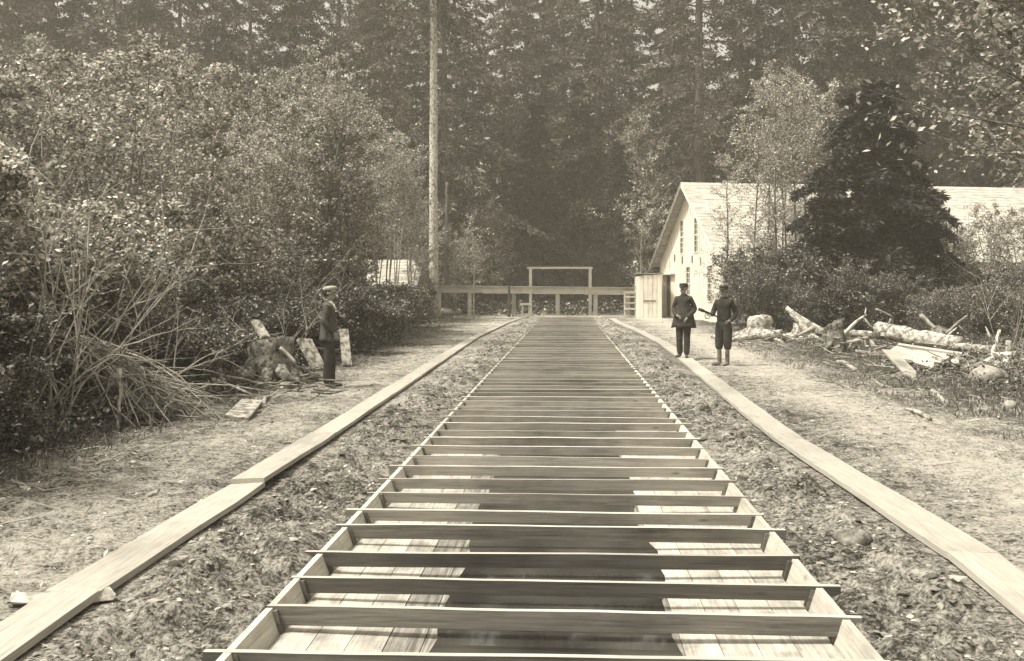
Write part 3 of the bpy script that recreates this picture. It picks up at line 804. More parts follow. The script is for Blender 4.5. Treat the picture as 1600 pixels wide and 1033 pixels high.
# lean-to at the barn's far corner
a = P(998, D=58); b_ = P(1034, D=58)
sh = thing('shed', (a.x, a.y, 0), 0.03, 'small whitewashed plank shed with a flat top beside the barn door', 'shed')
w = (b_ - a).length
for k in range(5):
    m_ = MB(); m_.box((w * k / 5 + 0.008, 0, -0.1), (w * (k + 1) / 5 - 0.008, 0.03, 2.45 + random.uniform(-.06, .05)))
    m_.build('wall_board', M_white, sh)
m_ = MB(); m_.box((0, 0.031, -0.1), (0.03, 2.4, 2.4)); m_.build('side_wall', M_white, sh)
m_ = MB(); m_.box((w - .03, 0.031, -0.1), (w, 2.4, 2.4)); m_.build('side_wall', M_white, sh)
m_ = MB(); m_.box((0.03, 2.37, -0.1), (w - .03, 2.4, 2.4)); m_.build('back_wall', M_white, sh)
m_ = MB(); m_.box((-0.08, -0.06, 2.51), (w + 0.08, 2.5, 2.57)); m_.build('roof', M_post, sh)
for x0, x1 in ((0.25, 0.95),):
    m_ = MB(); m_.box((x0, -0.03, 0.95), (x1, -0.002, 1.03)); m_.build('batten', M_post, sh)

# cabin far left
a = P(548, D=57)
cb = thing('cabin', (a.x, a.y, 0), -0.06, 'low cabin with a pale shingled roof half hidden behind the left thicket', 'cabin')
lw, dp = 3.7, 3.4
m_ = MB()
m_.box((0, 0, -0.1), (lw, 0.1, 2.0)); m_.box((0, dp - .1, -0.1), (lw, dp, 2.0))
m_.build('wall', M_post, cb)
for x in (0.0, lw - .1):
    m_ = MB(); m_.add([(x, .1, -.1), (x, dp - .1, -.1), (x, dp - .1, 2), (x, dp / 2, 3.2), (x, .1, 2), (x + .1, .1, -.1), (x + .1, dp - .1, -.1), (x + .1, dp - .1, 2), (x + .1, dp / 2, 3.2), (x + .1, .1, 2)],
        [(0, 4, 2, 1), (5, 6, 7, 9), (0, 5, 9, 4), (1, 2, 7, 6), (4, 9, 8, 3), (3, 8, 7, 2)], [(4, 3, 2), (9, 7, 8)]); m_.build('gable', M_post, cb)
for sg in (-1, 1):
    m_ = MB(); e = 0.35
    for c in range(9):
        t0, t1 = c / 9, (c + 1) / 9 + .02
        def q_(t, x, u): return (x, dp / 2 + sg * (dp / 2 + e) * t, 3.3 - 1.45 * t + u)
        xl, xr = -0.3, lw + 0.15 + 0.0
        m_.add([q_(t0, xl, 0), q_(t1, xl, 0), q_(t1, xl, .05), q_(t0, xl, .03), q_(t0, xr, 0), q_(t1, xr, 0), q_(t1, xr, .05), q_(t0, xr, .03)], [(0, 1, 2, 3), (7, 6, 5, 4), (0, 4, 5, 1), (1, 5, 6, 2), (2, 6, 7, 3), (3, 7, 4, 0)])
    m_.build('roof', M_roof, cb)

# ------------------------------------------------------------------ rail, frame and posts across the far end
a = P(673, D=60.5); b_ = P(992, D=61.5)
rl = thing('board_rail', (a.x, a.y, 0), math.atan2(b_.y - a.y, b_.x - a.x), 'long high board rail across the far end of the trough', 'fence')
ln = (b_ - a).length; x = 0
for k in range(4):
    m_ = MB(); m_.box((ln * k / 4 + .006, -0.02, 0), (ln * (k + 1) / 4 - .006, 0.02, 0.42), jit=0.004)
    o = m_.build('rail_board', M_rail, rl); o.location = (0, 0, 1.44 - 0.04 * k)
m_ = MB(); m_.box((0, -0.13, 0.40), (ln, 0.021, 0.44)); 
o = m_.build('cap_board', M_rail, rl); o.location = (0, 0, 1.44); o.rotation_euler = (0, R(0.55), 0)
for px in (676, 733, 803, 872, 932, 984):
    q_ = P(px, D=61); xx = (q_ - a).length
    m_ = MB(); m_.box((xx - .11, 0.022, -0.1), (xx + .11, 0.2, 1.42), jit=0.01); m_.build('post', M_post if px in (803,) else M_rail, rl)
p = P(795, D=60)
m_ = MB(); m_.tube([(p.x, p.y, -.05), (p.x + .03, p.y, 1.0), (p.x, p.y, 1.9)], [0.1, 0.09, 0.07], 7); m_.tube([(p.x - .5, p.y, .62), (p.x + .1, p.y - .05, .66)], 0.03, 5)
solo(m_, 'dark_post', M_dark, 'dark upright post standing before the middle of the board rail', 'post')
a = P(829, D=63); b_ = P(922, D=63)
fr = thing('goal_frame', (a.x, a.y, 0), math.atan2(b_.y - a.y, b_.x - a.x), 'pale square timber frame of two posts and a crossbar over the trough end', 'frame')
w = (b_ - a).length; top = CAMZ + (HOR - 417) / F * 63
for x in (0, w):
    m_ = MB(); m_.box((x - .09, -.09, -.1), (x + .09, .09, top - .13)); m_.build('post', M_rail, fr)
m_ = MB(); m_.box((-.2, -.1, top - .129), (w + .15, .1, top)); m_.build('crossbar', M_rail, fr)
a = P(975, D=59.6); gt = thing('gate', (a.x, a.y, 0), 0.05, 'little open-slatted gate between the rail and the small white shed', 'gate')
for x in (0, 0.62):
    m_ = MB(); m_.box((x, 0, 0), (x + .09, .09, 1.55)); m_.build('post', M_rail, gt)
for z in (0.45, 0.8, 1.15, 1.42):
    m_ = MB(); m_.box((.0, -.04, z), (.72, -.002, z + .1), jit=0.01); m_.build('slat', M_rail, gt)
for (px0, px1, D, z, hgt, lb) in ((835, 1000, 60.0, 0.0, 0.09, 'low sill timber lying across the ground below the board rail'), (812, 831, 58, 0.75, 0.12, 'short pale plank propped under the left half of the rail')):
    a = P(px0, D=D); b_ = P(px1, D=D); m_ = MB()
    m_.box((a.x, a.y, z), (b_.x, a.y + .25, z + hgt), jit=0.01)
    if z > 0: m_.box((a.x + .1, a.y + .06, 0), (a.x + .2, a.y + .16, z - .001)); m_.box((b_.x - .2, a.y + .06, 0), (b_.x - .1, a.y + .16, z - .001))
    solo(m_, 'timber', M_rail, lb, 'timber')

# ------------------------------------------------------------------ logs, stumps, boards
def log_between(p0, p1, r0, r1, label, mat=None, name='log', n=8, seg=7, bend=0.04, cat='log', rough=0.12, group=None, forks=()):
    m_ = MB(); d = p1 - p0; ln = d.length; pts = []
    for i in range(seg + 1):
        t = i / seg; w_ = math.sin(t * math.pi) * bend * ln
        pts.append(p0 + d * t + Vector((random.uniform(-1, 1) * .01 * ln, random.uniform(-1, 1) * .01 * ln, w_ + random.uniform(-1, 1) * .008 * ln)))
    m_.tube(pts, [r0 + (r1 - r0) * i / seg for i in range(seg + 1)], n, rough=rough)
    for (t, vec, r) in forks:
        q_ = p0 + d * t + Vector((0, 0, math.sin(t * math.pi) * bend * ln)); vec = Vector(vec)
        m_.tube([q_, q_ + vec * .55 + Vector((0, 0, -.03)), q_ + vec], [r, r * .8, r * .35], 5)
    return solo(m_, name, mat or M_log, label, cat, group, smooth=True)
def W(px, py, z): return P(px, py, z=z)            # a point at that height above the ground seen there
def stump(px, py, r, h, label, roots=6, mat=None, seed=0, rl=0.7, cat='stump'):
    random.seed(seed); p = P(px, py); m_ = MB()
    n = 18; rings = []
    for i in range(7):
        t = i / 6; rr_ = r * (1.35 - 0.5 * t ** .5) * (1 + .10 * math.sin(i * 2.1 + seed)); row = []
        for k in range(n):
            a_ = 6.283 * k / n; q_ = rr_ * (1 + 0.16 * math.sin(a_ * 5 + seed) * (1 - t) + random.uniform(-.13, .13))
            row.append((p.x + q_ * math.cos(a_), p.y + q_ * math.sin(a_), -0.05 + h * t + (.13 * h * math.sin(a_ * 1.0 + seed) + random.uniform(-.03, .03) * h if i == 6 else 0)))
        rings.append(row)
    v = [q for row in rings for q in row]; v.append((p.x, p.y, h * .9))
    m_.add(v, [(i*n+k, i*n+(k+1)%n, (i+1)*n+(k+1)%n, (i+1)*n+k) for i in range(6) for k in range(n)], [(6*n+k, 6*n+(k+1)%n, 7*n) for k in range(n)])
    for k in range(roots):
        a_ = 6.283 * k / roots + random.uniform(-.3, .3); L_ = rl * random.uniform(.6, 1.3); c, s_ = math.cos(a_), math.sin(a_)
        m_.tube([(p.x + c * r * .6, p.y + s_ * r * .6, h * .35), (p.x + c * (r + L_ * .4), p.y + s_ * (r + L_ * .4), h * .16), (p.x + c * (r + L_), p.y + s_ * (r + L_), random.uniform(-.02, .16))], [r * .4, r * .22, r * .08], 7, rough=.15)
    return solo(m_, 'stump', mat or M_log, label, cat, smooth=True)

def Q(px, py, D): return P(px, py, D)
stump(1187, 533, 0.42, 0.80, 'weathered stump with spreading roots nearest the men on the right', 8, seed=3, rl=1.2)
stump(1253, 533, 0.30, 0.55, 'broken root stump under the leaning pale logs', 7, seed=5, rl=1.0)
stump(1305, 551, 0.25, 0.86, 'narrow dark upright stump at the middle of the right clearing', 3, M_root, 8, .25)
stump(1568, 572, 0.33, 0.34, 'low rounded stump end at the right end of the board pile', 4, M_log, 9, .5)
stump(1470, 535, 0.3, 0.5, 'half hidden stump behind the long bark-covered log', 6, M_root, 12, .6)
LB = log_between
LB(Q(1285, 521, 31), Q(1229, 481, 31.5), 0.15, 0.07, 'pale split log leaning up to the left above the roots', bend=-0.02)
LB(Q(1262, 520, 31), Q(1236, 489, 31.3), 0.12, 0.07, 'shorter pale limb leaning beside the split log', bend=0.02)
LB(Q(1152, 528, 31.8), Q(1222, 522, 31.4), 0.09, 0.15, 'grey root limb lying flat in front of the weathered stump', bend=0.0)
LB(Q(1247, 524, 30.4), Q(1271, 513, 30.7), 0.04, 0.09, 'short bright split stick lying among the roots', M_board, bend=0, seg=3)
LB(Q(1306, 521, 29), Q(1392, 527, 28.4), 0.11, 0.09, 'pale crooked log lying right from behind the dark stump', bend=0.03, forks=((.12, (-.35, -.1, -.45), .06), (.4, (.1, -.2, -.35), .05)))
LB(Q(1312, 540, 27.4), Q(1360, 527, 27.6), 0.06, 0.07, 'bright peeled pole lying below the crooked log', M_board, bend=0, forks=((.92, (.35, -.2, -.42), .05),))
LB(Q(1372, 516, 27.5), Q(1500, 540, 25.6), 0.23, 0.19, 'thick bark-mottled log lying behind the pile of boards', M_log, n=14, seg=12, bend=0.0, rough=.16, forks=((.1, (.1, -.1, .35), .07), (.75, (.5, .1, .35), .05), (.5, (.1, -.3, .05), .06)))
LB(Q(1320, 522, 28.2), Q(1354, 492, 28), 0.06, 0.03, 'thin forked limb rising out of the pile behind the dark stump', M_bark_pale, bend=.08, forks=((.93, (.02, 0, .2), .028), (.85, (.3, 0, -.36), .035)))
LB(Q(1368, 483, 27), Q(1394, 495, 27), 0.03, 0.025, 'short pale broken branch sticking out of the thicket above the logs', M_twig, bend=.02, forks=((.99, (.35, .8, -.6), .02),))
LB(Q(1438, 492, 26.6), Q(1462, 514, 26.4), 0.06, 0.05, 'pale broken limb slanting down to the long log', M_twig, bend=0)
LB(Q(1478, 522, 26.4), Q(1512, 493, 26.6), 0.05, 0.02, 'thin grey limb slanting up to the right above the long log', M_twig, bend=.03, forks=((.5, (.4, 0, -.35), .025),))
LB(Q(1494, 541, 25), Q(1556, 549, 24), 0.10, 0.13, 'dark-ended log running right from the long log', M_log, bend=0)
LB(Q(1550, 560, 22.6), Q(1562, 515, 22.8), 0.06, 0.035, 'forked upright snag at the right end of the pile', M_bark_pale, bend=0, forks=((.45, (-.22, 0, .42), .035),))
LB(Q(1575, 566, 22.8), Q(1576, 532, 22.8), 0.08, 0.07, 'short thick pale upright snag at the far right of the pile', M_bark_pale, bend=0)
LB(P(1307, 565), P(1335, 577), 0.035, 0.05, 'short pale stick lying on the dirt before the dark stump', M_twig, bend=0.02)
LB(P(1362, 592), P(1380, 606), 0.03, 0.035, 'stubby pale stick in the weeds before the board pile', M_twig, bend=0)
LB(P(1455, 608), P(1478, 628), 0.03, 0.04, 'pale stick end pointing at the camera on the right weedy ground', M_board, bend=0)
LB(P(1415, 640), P(1452, 655), 0.02, 0.03, 'half buried dark stick on the sandy ground at the right', M_log, bend=.03)

# boards in a slanting pile
def board(pa, pb, w, T, label, pointed=False, roll=0.0, mat=None, cat='board', name='board', group=None):
    d = pb - pa; ln = d.length; Y = d.normalized(); X = Y.cross(Vector((0, 0, 1))).normalized(); Z = X.cross(Y)
    X2 = X * math.cos(roll) + Z * math.sin(roll); Z2 = X2.cross(Y)
    m_ = MB()
    e = 0.72 if pointed else 1.0
    pr = [(-w/2, 0), (w/2, 0), (w/2, ln * e)] + ([(0.1*w, ln)] if pointed else []) + [(-w/2, ln * (e if pointed else 1.0))]
    pr = [(x + random.uniform(-.04, .04) * w, y + random.uniform(-.12, .12) * w) for x, y in pr]
    n = len(pr); v = [(x, y, 0) for x, y in pr] + [(x, y, T) for x, y in pr]
    q = [(i, (i+1) % n, (i+1) % n + n, i + n) for i in range(n)]
    if n == 4: q += [(3, 2, 1, 0), (4, 5, 6, 7)]; t = []
    else: q += [(4, 2, 1, 0), (5, 6, 7, 9)]; t = [(4, 3, 2), (9, 7, 8)]
    m_.add(v, q, t)
    o = m_.build(name, mat or M_board)
    o.matrix_world = Matrix.Translation(pa) @ Matrix((X2, Y, Z2)).transposed().to_4x4()
    return tag(o, label, cat, group)
board(Q(1402, 542, 21.6), Q(1502, 557, 21.2), 0.20, 0.07, 'topmost thick board along the back of the slanting board pile', roll=-.15)
board(Q(1393, 548, 21.0), Q(1466, 568, 20.3), 0.36, 0.035, 'broad pale board on the front of the slanting board pile', roll=-.42)
board(Q(1428, 549, 21.4), Q(1502, 566, 20.9), 0.34, 0.035, 'broad pale board lying lower right in the slanting board pile', roll=-.38)
board(Q(1337, 549, 20.6), Q(1425, 566, 20.2), 0.08, 0.04, 'dark narrow plank jutting left from the board pile', mat=M_log)
board(Q(1405, 559, 20.5), Q(1458, 575, 19.9), 0.10, 0.03, 'narrow pale slat under the front of the board pile', roll=-.3)
board(Q(1389, 549, 20.7), P(1434, 597), 0.26, 0.03, 'pointed pale board leaning down to the ground from the pile', True, roll=.1)
board(Q(1464, 572, 19.9), Q(1487, 559, 20.6), 0.10, 0.07, 'short dark block end on the board pile', mat=M_log)
board(Q(1498, 566, 20.8), Q(1562, 577, 20.6), 0.16, 0.06, 'weathered plank running from the board pile to the low stump', mat=M_log)

def rock(px, py, r, label, squash=.6, mat=None, seed=1, cat='rock', name='rock', z=0):
    rs = np.random.default_rng(seed); m_ = MB(); n, k = 12, 7; v = []
    sc = rs.uniform(.8, 1.25, 3)
    ph = rs.uniform(0, 6, 4)
    for i in range(k + 1):
        th = math.pi * i / k
        for j in range(n):
            a_ = 2 * math.pi * j / n
            q_ = r * (1 + .13 * math.sin(3 * a_ + ph[0]) * math.sin(th) + .1 * math.sin(2 * a_ + ph[1] + th * 2) + rs.uniform(-.05, .05) * math.sin(th))
            v.append((q_ * sc[0] * math.sin(th) * math.cos(a_), q_ * sc[1] * math.sin(th) * math.sin(a_), q_ * squash * math.cos(th) + r * squash * .5))
    p = P(px, py); m_.add(np.array(v) + np.array([p.x, p.y, gz(p.x, p.y) + z]), [(i*n+(j+1)%n, i*n+j, (i+1)*n+j, (i+1)*n+(j+1)%n) for i in range(k) for j in range(n)])
    return solo(m_, name, mat or M_stone, label, cat, smooth=True)
rock(1545, 600, 0.36, 'big rounded grey boulder in the weeds below the board pile', .55, seed=2)
rock(1578, 640, 0.09, 'small pale stone at the right edge in the weeds', .7, seed=3)
rock(1330, 836, 0.11, 'lumpy grey rock in the spoil right of the trough', .6, M_clodrock, seed=5)
rock(447, 606, 0.12, 'pale stone on the ground between stump and man in the light cap', .6, seed=6)
rock(1415, 592, 0.20, 'earthy hump under the pointed board', .5, M_root, 14)
rock(1530, 585, 0.3, 'dark earth hump behind the boulder', .5, M_root, 15)

# left side: dark root wad, slabs, sticks
stump(423, 598, 0.40, 0.78, 'big dark upturned stump left of the man in the light cap', 10, M_root, 21, .55)
random.seed(99)
board(Q(497, 578, 18.6), Q(473, 532, 18.8), 0.32, 0.07, 'broad grey slab leaning back right beside the dark stump', roll=0, mat=M_log)
board(P(542, 573), Q(536, 515, 22.2), 0.20, 0.06, 'pale slab just right of the man in the light cap', roll=0, mat=M_log)
board(P(340, 612), Q(313, 514, 16.8), 0.30, 0.05, 'pale slab of wood sticking up in the bushes', roll=.25, mat=M_log)
board(Q(413, 530, 17.2), Q(398, 504, 17.4), 0.16, 0.07, 'pale splintered chunk on top of the dark stump', mat=M_log)
board(P(368, 657), P(394, 628, z=.05), 0.30, 0.04, 'square-ended short board flat on the ground below the sticks', roll=-.1, mat=M_log)
log_between(P(398, 636), P(457, 598), 0.03, 0.035, 'straight pale stick on the ground pointing at the small stone', M_twig, bend=0)
log_between(Q(333, 585, 16.2), P(440, 608, z=.05), 0.022, 0.016, 'upper grey stick of the two lying before the dark stump', M_twig, bend=.02)
log_between(Q(331, 592, 16), P(395, 618, z=.05), 0.024, 0.018, 'lower grey stick of the two lying before the dark stump', M_twig, bend=.02)
log_between(Q(355, 545, 16.8), Q(384, 518, 17), 0.03, 0.03, 'hooked pale root end left of the dark stump', M_twig, bend=.3)
log_between(P(438, D=17) + Vector((0, 0, .68)), P(462, D=16.9) + Vector((0, 0, .42)), 0.03, 0.03, 'pale bent root on the right of the dark stump', M_twig, bend=.05)
log_between(P(20, 752), P(45, 766), 0.02, 0.03, 'pale stick end lying at the left edge of the picture', M_board, bend=0)
log_between(P(686, 487), P(713, 478, z=.1), 0.16, 0.2, 'pale log end slanting out of the debris at the left end of the rail', M_board, bend=0)
rock(690, 494, 0.9, 'dark heap of debris at the left end of the rail', .35, M_root, 30, 'debris heap', 'debris_heap')

def slash(n, boxes, mat, rmin, rmax, lmin, lmax, hmax):
    m_ = MB()
    for i in range(n):
        px0, px1, D0, D1 = random.choice(boxes); p = P(random.uniform(px0, px1), D=random.uniform(D0, D1)); z = gz(p.x, p.y) + random.random() ** 2 * hmax
        a_ = random.uniform(0, 6.28); l_ = random.uniform(lmin, lmax); e = random.gauss(0, .25)
        q_ = Vector((p.x + math.cos(a_) * l_, p.y + math.sin(a_) * l_, max(z + e * l_, gz(p.x, p.y) + .02)))
        r_ = random.uniform(rmin, rmax); p.z = z
        m_.tube([p, p.lerp(q_, .5) + Vector((0, 0, random.uniform(-.04, .04))), q_], [r_, r_ * .8, r_ * .3], 4)
    return tag(m_.build('broken_branches', mat), kind='stuff')
slash(170, [(1150, 1300, 28, 33), (1290, 1400, 24, 29), (1370, 1600, 20, 27)], M_twig, .010, .032, .2, .9, .45)
slash(110, [(1300, 1600, 17, 22)], M_twig_dark, .008, .02, .15, .6, .12)
slash(150, [(300, 500, 15, 19), (100, 320, 12.5, 14.5)], M_twig_dark, .008, .022, .2, .8, .35)

# bare branches and brush piles
def curvy(m_, p, d, ln, r, n=7, curl=.1, sub=0, gdown=0.0):
    pts = [Vector(p)]; d = Vector(d).normalized()
    for i in range(n):
        d = (d + Vector((random.gauss(0, curl), random.gauss(0, curl), random.gauss(0, curl) - gdown))).normalized()
        pts.append(pts[-1] + d * ln / n)
        if sub and i > 1 and random.random() < .75:
            d2 = (d + Vector((random.gauss(0, .6), random.gauss(0, .6), random.gauss(0, .5)))).normalized()
            curvy(m_, pts[-1], d2, ln * random.uniform(.25, .5), r * .55, 4, curl, sub - 1, gdown)
    m_.tube(pts, [r * (1 - .8 * i / n) for i in range(n + 1)], 5, cap=False)
br = P(215, 640); bpile = thing('brush_pile', (br.x, br.y, 0), 0, 'fan-shaped heap of cut bare branches in front of the left thicket', 'brush pile')
for k in range(60):
    m_ = MB(); u = random.random()
    a = P(random.uniform(75, 150), D=14.2 + random.uniform(-.8, 1)) + Vector((0, 0, random.uniform(.55, 1.15)))
    b_ = P(random.uniform(225, 325), D=13.2 + random.uniform(-.9, .6)) + Vector((0, 0, random.uniform(.0, .45)))
    d = (b_ - a); ln = d.length * random.uniform(.8, 1.1)
    curvy(m_, a - br, d + Vector((0, 0, .45)), ln, random.uniform(.012, .024), 8, .05, 1, .055)
    m_.build('branch', M_twig, bpile)
for k in range(16):
    m_ = MB(); a = P(random.uniform(150, 330), D=13 + random.uniform(-.6, .6)) + Vector((0, 0, random.uniform(.1, .5)))
    curvy(m_, a - br, (random.gauss(0, .6), random.gauss(0, .6), random.uniform(-.9, .2)), random.uniform(.5, 1.1), random.uniform(.012, .02), 5, .12, 1, .06)
    m_.build('branch', M_twig_dark if k % 2 else M_twig, bpile)
m_ = MB(); curvy(m_, P(186, D=12.9) + Vector((0, 0, .65)) - br, (.25, 0, -1), .95, .035, 6, .12, 1); m_.build('branch', M_bark_pale, bpile)
def barebush(px, D, h, lb, n=6, r=.022, mat=None, spread=.35, z0=0):
    p = P(px, D=D); t = thing('bare_shrub', (p.x, p.y, z0), 0, lb, 'bush')
    for k in range(n):
        m_ = MB(); curvy(m_, (random.uniform(-.15, .15), random.uniform(-.15, .15), 0), (random.gauss(0, spread), random.gauss(0, spread * .6), 1), h * random.uniform(.7, 1.1), r * random.uniform(.6, 1), 9, .10, 2)
        m_.build('stem', mat or M_twig, t)
barebush(85, 11.8, 3.0, 'pale leafless crooked shrub standing up against the left thicket', 7, .019)
barebush(30, 11.2, 2.2, 'pale leafless shrub at the left edge of the picture', 5, .02)
barebush(150, 13.5, 2.6, 'pale leafless shrub with branches slanting right over the brush heap', 5, .022, spread=.6)
barebush(435, 18.5, 1.9, 'thin pale bare shrub behind the dark stump', 5, .016)
barebush(245, 14.5, 1.8, 'thin bare shrub behind the right end of the brush heap', 5, .015)
barebush(1575, 20, 2.0, 'thin grey bare shrub behind the upright snags', 4, .016)

# ------------------------------------------------------------------ litter: clods, stones, leaves, weeds
def scatter(n, fx, fy):
    return fx(n), fy(n)
def ycam(n, lo, hi): 
    u = rng.random(n); return lo * (hi / lo) ** u
ico_v = np.array([(0,0,1),(.894,0,.447),(.276,.851,.447),(-.724,.526,.447),(-.724,-.526,.447),(.276,-.851,.447),(.724,.526,-.447),(-.276,.851,-.447),(-.894,0,-.447),(-.276,-.851,-.447),(.724,-.526,-.447),(0,0,-1)])
ico_f = np.array([(0,1,2),(0,2,3),(0,3,4),(0,4,5),(0,5,1),(1,6,2),(2,7,3),(3,8,4),(4,9,5),(5,10,1),(6,7,2),(7,8,3),(8,9,4),(9,10,5),(10,6,1),(11,7,6),(11,8,7),(11,9,8),(11,10,9),(11,6,10)])
def clods(name, n, xf, ylo, yhi, smin, smax, mat, kindlabel):
    y = ycam(n, ylo, yhi); x = xf(n, y)
    s_ = smin * (smax / smin) ** (rng.random(n) ** 2.2) * np.clip(0.6 + y * 0.03, .6, 1.5)
    z = ground_z(x, y)
    v = ico_v[None] * (1 + rng.uniform(-.45, .4, (n, 12, 1))) * s_[:, None, None] * rng.uniform(.5, 1.4, (n, 1, 3)) * np.array([1, 1, .5])
    v = v + np.stack([x, y, z + s_ * .15], -1)[:, None]
    f = ico_f[None] + (np.arange(n) * 12)[:, None, None]
    m_ = MB(); m_.add(v.reshape(-1, 3), None, f.reshape(-1, 3))
    return tag(m_.build(name, mat), kind='stuff')
M_clod = leafmat('clod_earth', 0.06, 0.22, 0.42, 0.0, 0.95)
def xspoil(n, y):
    s_ = rng.choice([-1, 1], n); d = rng.beta(1.4, 1.4, n)
    return np.where(s_ < 0, XL - .07 - d * 0.95, XR + .07 + d * 0.85)
def xbank(n, y):
    s_ = rng.choice([-1, 1], n); d = rng.random(n)
    return np.where(s_ < 0, -2.85 - d * 4.5, 2.75 + d * 5.5)
clods('loose_clods', 8000, xspoil, 3.6, 60, .004, .045, M_clod, '')
clods('bank_stones', 8000, xbank, 3.6, 55, .004, .03, M_clod, '')
# chips, dead leaves and twigs lying about
n = 9000; y = ycam(n, 3.8, 55); x = np.where(rng.random(n) < .25, xspoil(n, y), xbank(n, y))
m_ = MB(); leaves(m_, np.stack([x, y, ground_z(x, y) + .012], -1), 0.038, .4, 1.6, .6)
tag(m_.build('dead_leaves', M_leaf), kind='stuff')
m_ = MB()
for i in range(900):
    y = 4.5 * (45 / 4.5) ** random.random(); s_ = random.choice((-1, 1)); x = (-3.2 - random.random() * 2.8) if s_ < 0 else (3.0 + random.random() ** .7 * 6)
    a_ = random.uniform(0, 3.14); l_ = random.uniform(.06, .3); z = gz(x, y) + .015
    m_.tube([(x, y, z), (x + math.cos(a_) * l_, y + math.sin(a_) * l_, z + random.uniform(0, .04))], random.uniform(.003, .008), 3)
tag(m_.build('twig_litter', M_twig), kind='stuff')
# blades of grass and weeds
def weeds(name, n, xf, ylo, yhi, hgt, mat):
    y = ycam(n, ylo, yhi); x = xf(n, y)
    keep = fbm(x * .9, y * .9, 77, 3) > -0.12; x, y = x[keep], y[keep]; n = len(x)
    b_ = np.stack([x, y, ground_z(x, y) - .005], -1)
    d = rng.normal(size=(n, 3)) * .45; d[:, 2] = np.abs(d[:, 2]) + .7
    m_ = MB(); leaves(m_, b_, hgt, .14, 0.0, .6, d)
    return tag(m_.build(name, mat), kind='stuff')
weeds('grass', 42000, lambda n, y: 4.7 + rng.random(n) ** .9 * 6.5, 6, 34, .085, M_weed)
weeds('weeds', 16000, lambda n, y: -4.6 - rng.random(n) * 3.0, 5, 45, .085, M_weed)
n = 30000; y = ycam(n, 6.5, 60); x = -5.2 - rng.random(n) ** .8 * (1.5 + y * .1)
m_ = MB(); leaves(m_, np.stack([x, y, ground_z(x, y) + rng.random(n) ** 1.5 * .35], -1), .06, .6, .6)
tag(m_.build('ground_cover', M_leaf_dark), kind='stuff')
n = 20000; y = ycam(n, 12, 40); x = 6.6 + rng.random(n) ** .8 * (2 + y * .15)
m_ = MB(); leaves(m_, np.stack([x, y, ground_z(x, y) + rng.random(n) ** 1.5 * .3], -1), .065, .6, .6)
tag(m_.build('ground_cover', M_leaf_dark), kind='stuff')
n = 30000; y = rng.uniform(64, 90, n); x = rng.uniform(-34, 36, n)
m_ = MB(); leaves(m_, np.stack([x, y, ground_z(x, y) + rng.random(n) ** 1.5 * .9], -1), .25, .5, .6)
tag(m_.build('undergrowth', M_leaf_dark), kind='stuff')

def pxof(o):
    x, y = o.location.x, o.location.y
    xc = x * math.cos(YAW) + y * math.sin(YAW); yc = -x * math.sin(YAW) + y * math.cos(YAW)
    return 800 + F * xc / yc, yc
MARKS = {
 'conifers of the forest edge': [(130, 'above the left corner of the thicket'), (300, 'above the brush heap side of the thicket'), (450, 'over the middle of the left thicket'), (570, 'above the man in the light cap'), (660, 'just left of the straight pale trunk'), (740, 'just right of the straight pale trunk'), (830, 'left of the timber frame'), (925, 'straight behind the timber frame'), (1030, 'between timber frame and barn gable'), (1150, 'behind the barn gable'), (1300, 'behind the birch clump'), (1450, 'behind the nearly black fir'), (9999, 'behind the right end of the barn')],
 'leafy thicket left of the trough': [(-60, 'just outside the left edge'), (60, 'at the left edge'), (160, 'behind the pale leafless shrubs'), (300, 'behind the brush heap'), (400, 'behind the pale slab in the bushes'), (480, 'behind the big dark stump'), (540, 'behind the man in the light cap'), (600, 'before the left end of the low cabin'), (9999, 'before the right end of the low cabin')],
 'thicket behind the log pile': [(1470, 'behind the forked thin limb'), (1520, 'behind the middle of the long log'), (1570, 'behind the board pile end'), (9999, 'behind the upright snags')],
}
MARKS['young conifers under the forest'] = MARKS['conifers of the forest edge']
for o in list(COL.objects):
    gname = o.get('group')
    if gname in MARKS:
        px, D = pxof(o); lb = o['label']
        if gname.startswith('conifers'):
            lb = ('bare-trunked conifer' if 'bare' in lb else 'low-boughed conifer') + (', front' if D < 73 else ', middle' if D < 82 else ', back')
        elif gname.startswith('young'): lb = 'low dark young conifer' + (' at the forest front' if D < 80 else ' inside the forest')
        elif gname.startswith('leafy'):
            lb = {'many': 'many-stemmed alder', 'roun': 'rounded leafy bush', 'low ': 'low dark bramble', 'tall': 'tall slim pale alder'}[lb[:4]] + (', near' if D < 14 else ', middling far' if D < 26 else ', far')
        else: lb = 'leafy bush' + (' in front' if D < 35 else ' at the back')
        o['label'] = lb + ' ' + next(t for m, t in MARKS[gname] if px < m)

# ------------------------------------------------------------------ people
def skin(name, vs_, ed, mat, parent, sub=2, root=0):
    me = bpy.data.meshes.new(name)
    me.from_pydata([v[:3] for v in vs_], ed, []); me.update()
    o = bpy.data.objects.new(name, me); COL.objects.link(o)
    md = o.modifiers.new('s', 'SKIN'); md.use_smooth_shade = True
    for i, v in enumerate(vs_):
        r = v[3] if len(v) > 3 else .05
        ry = v[4] if len(v) > 4 else r
        me.skin_vertices[0].data[i].radius = (r, ry)
        me.skin_vertices[0].data[i].use_root = (i == root)
    ss = o.modifiers.new('d', 'SUBSURF'); ss.levels = sub; ss.render_levels = sub
    dg = bpy.context.evaluated_depsgraph_get(); dg.update()
    nm = bpy.data.meshes.new_from_object(o.evaluated_get(dg))
    bpy.data.objects.remove(o); bpy.data.meshes.remove(me)
    nm.materials.clear(); nm.materials.append(mat)
    for p_ in nm.polygons: p_.use_smooth = True
    nm.name = name
    return link(name, nm, parent)
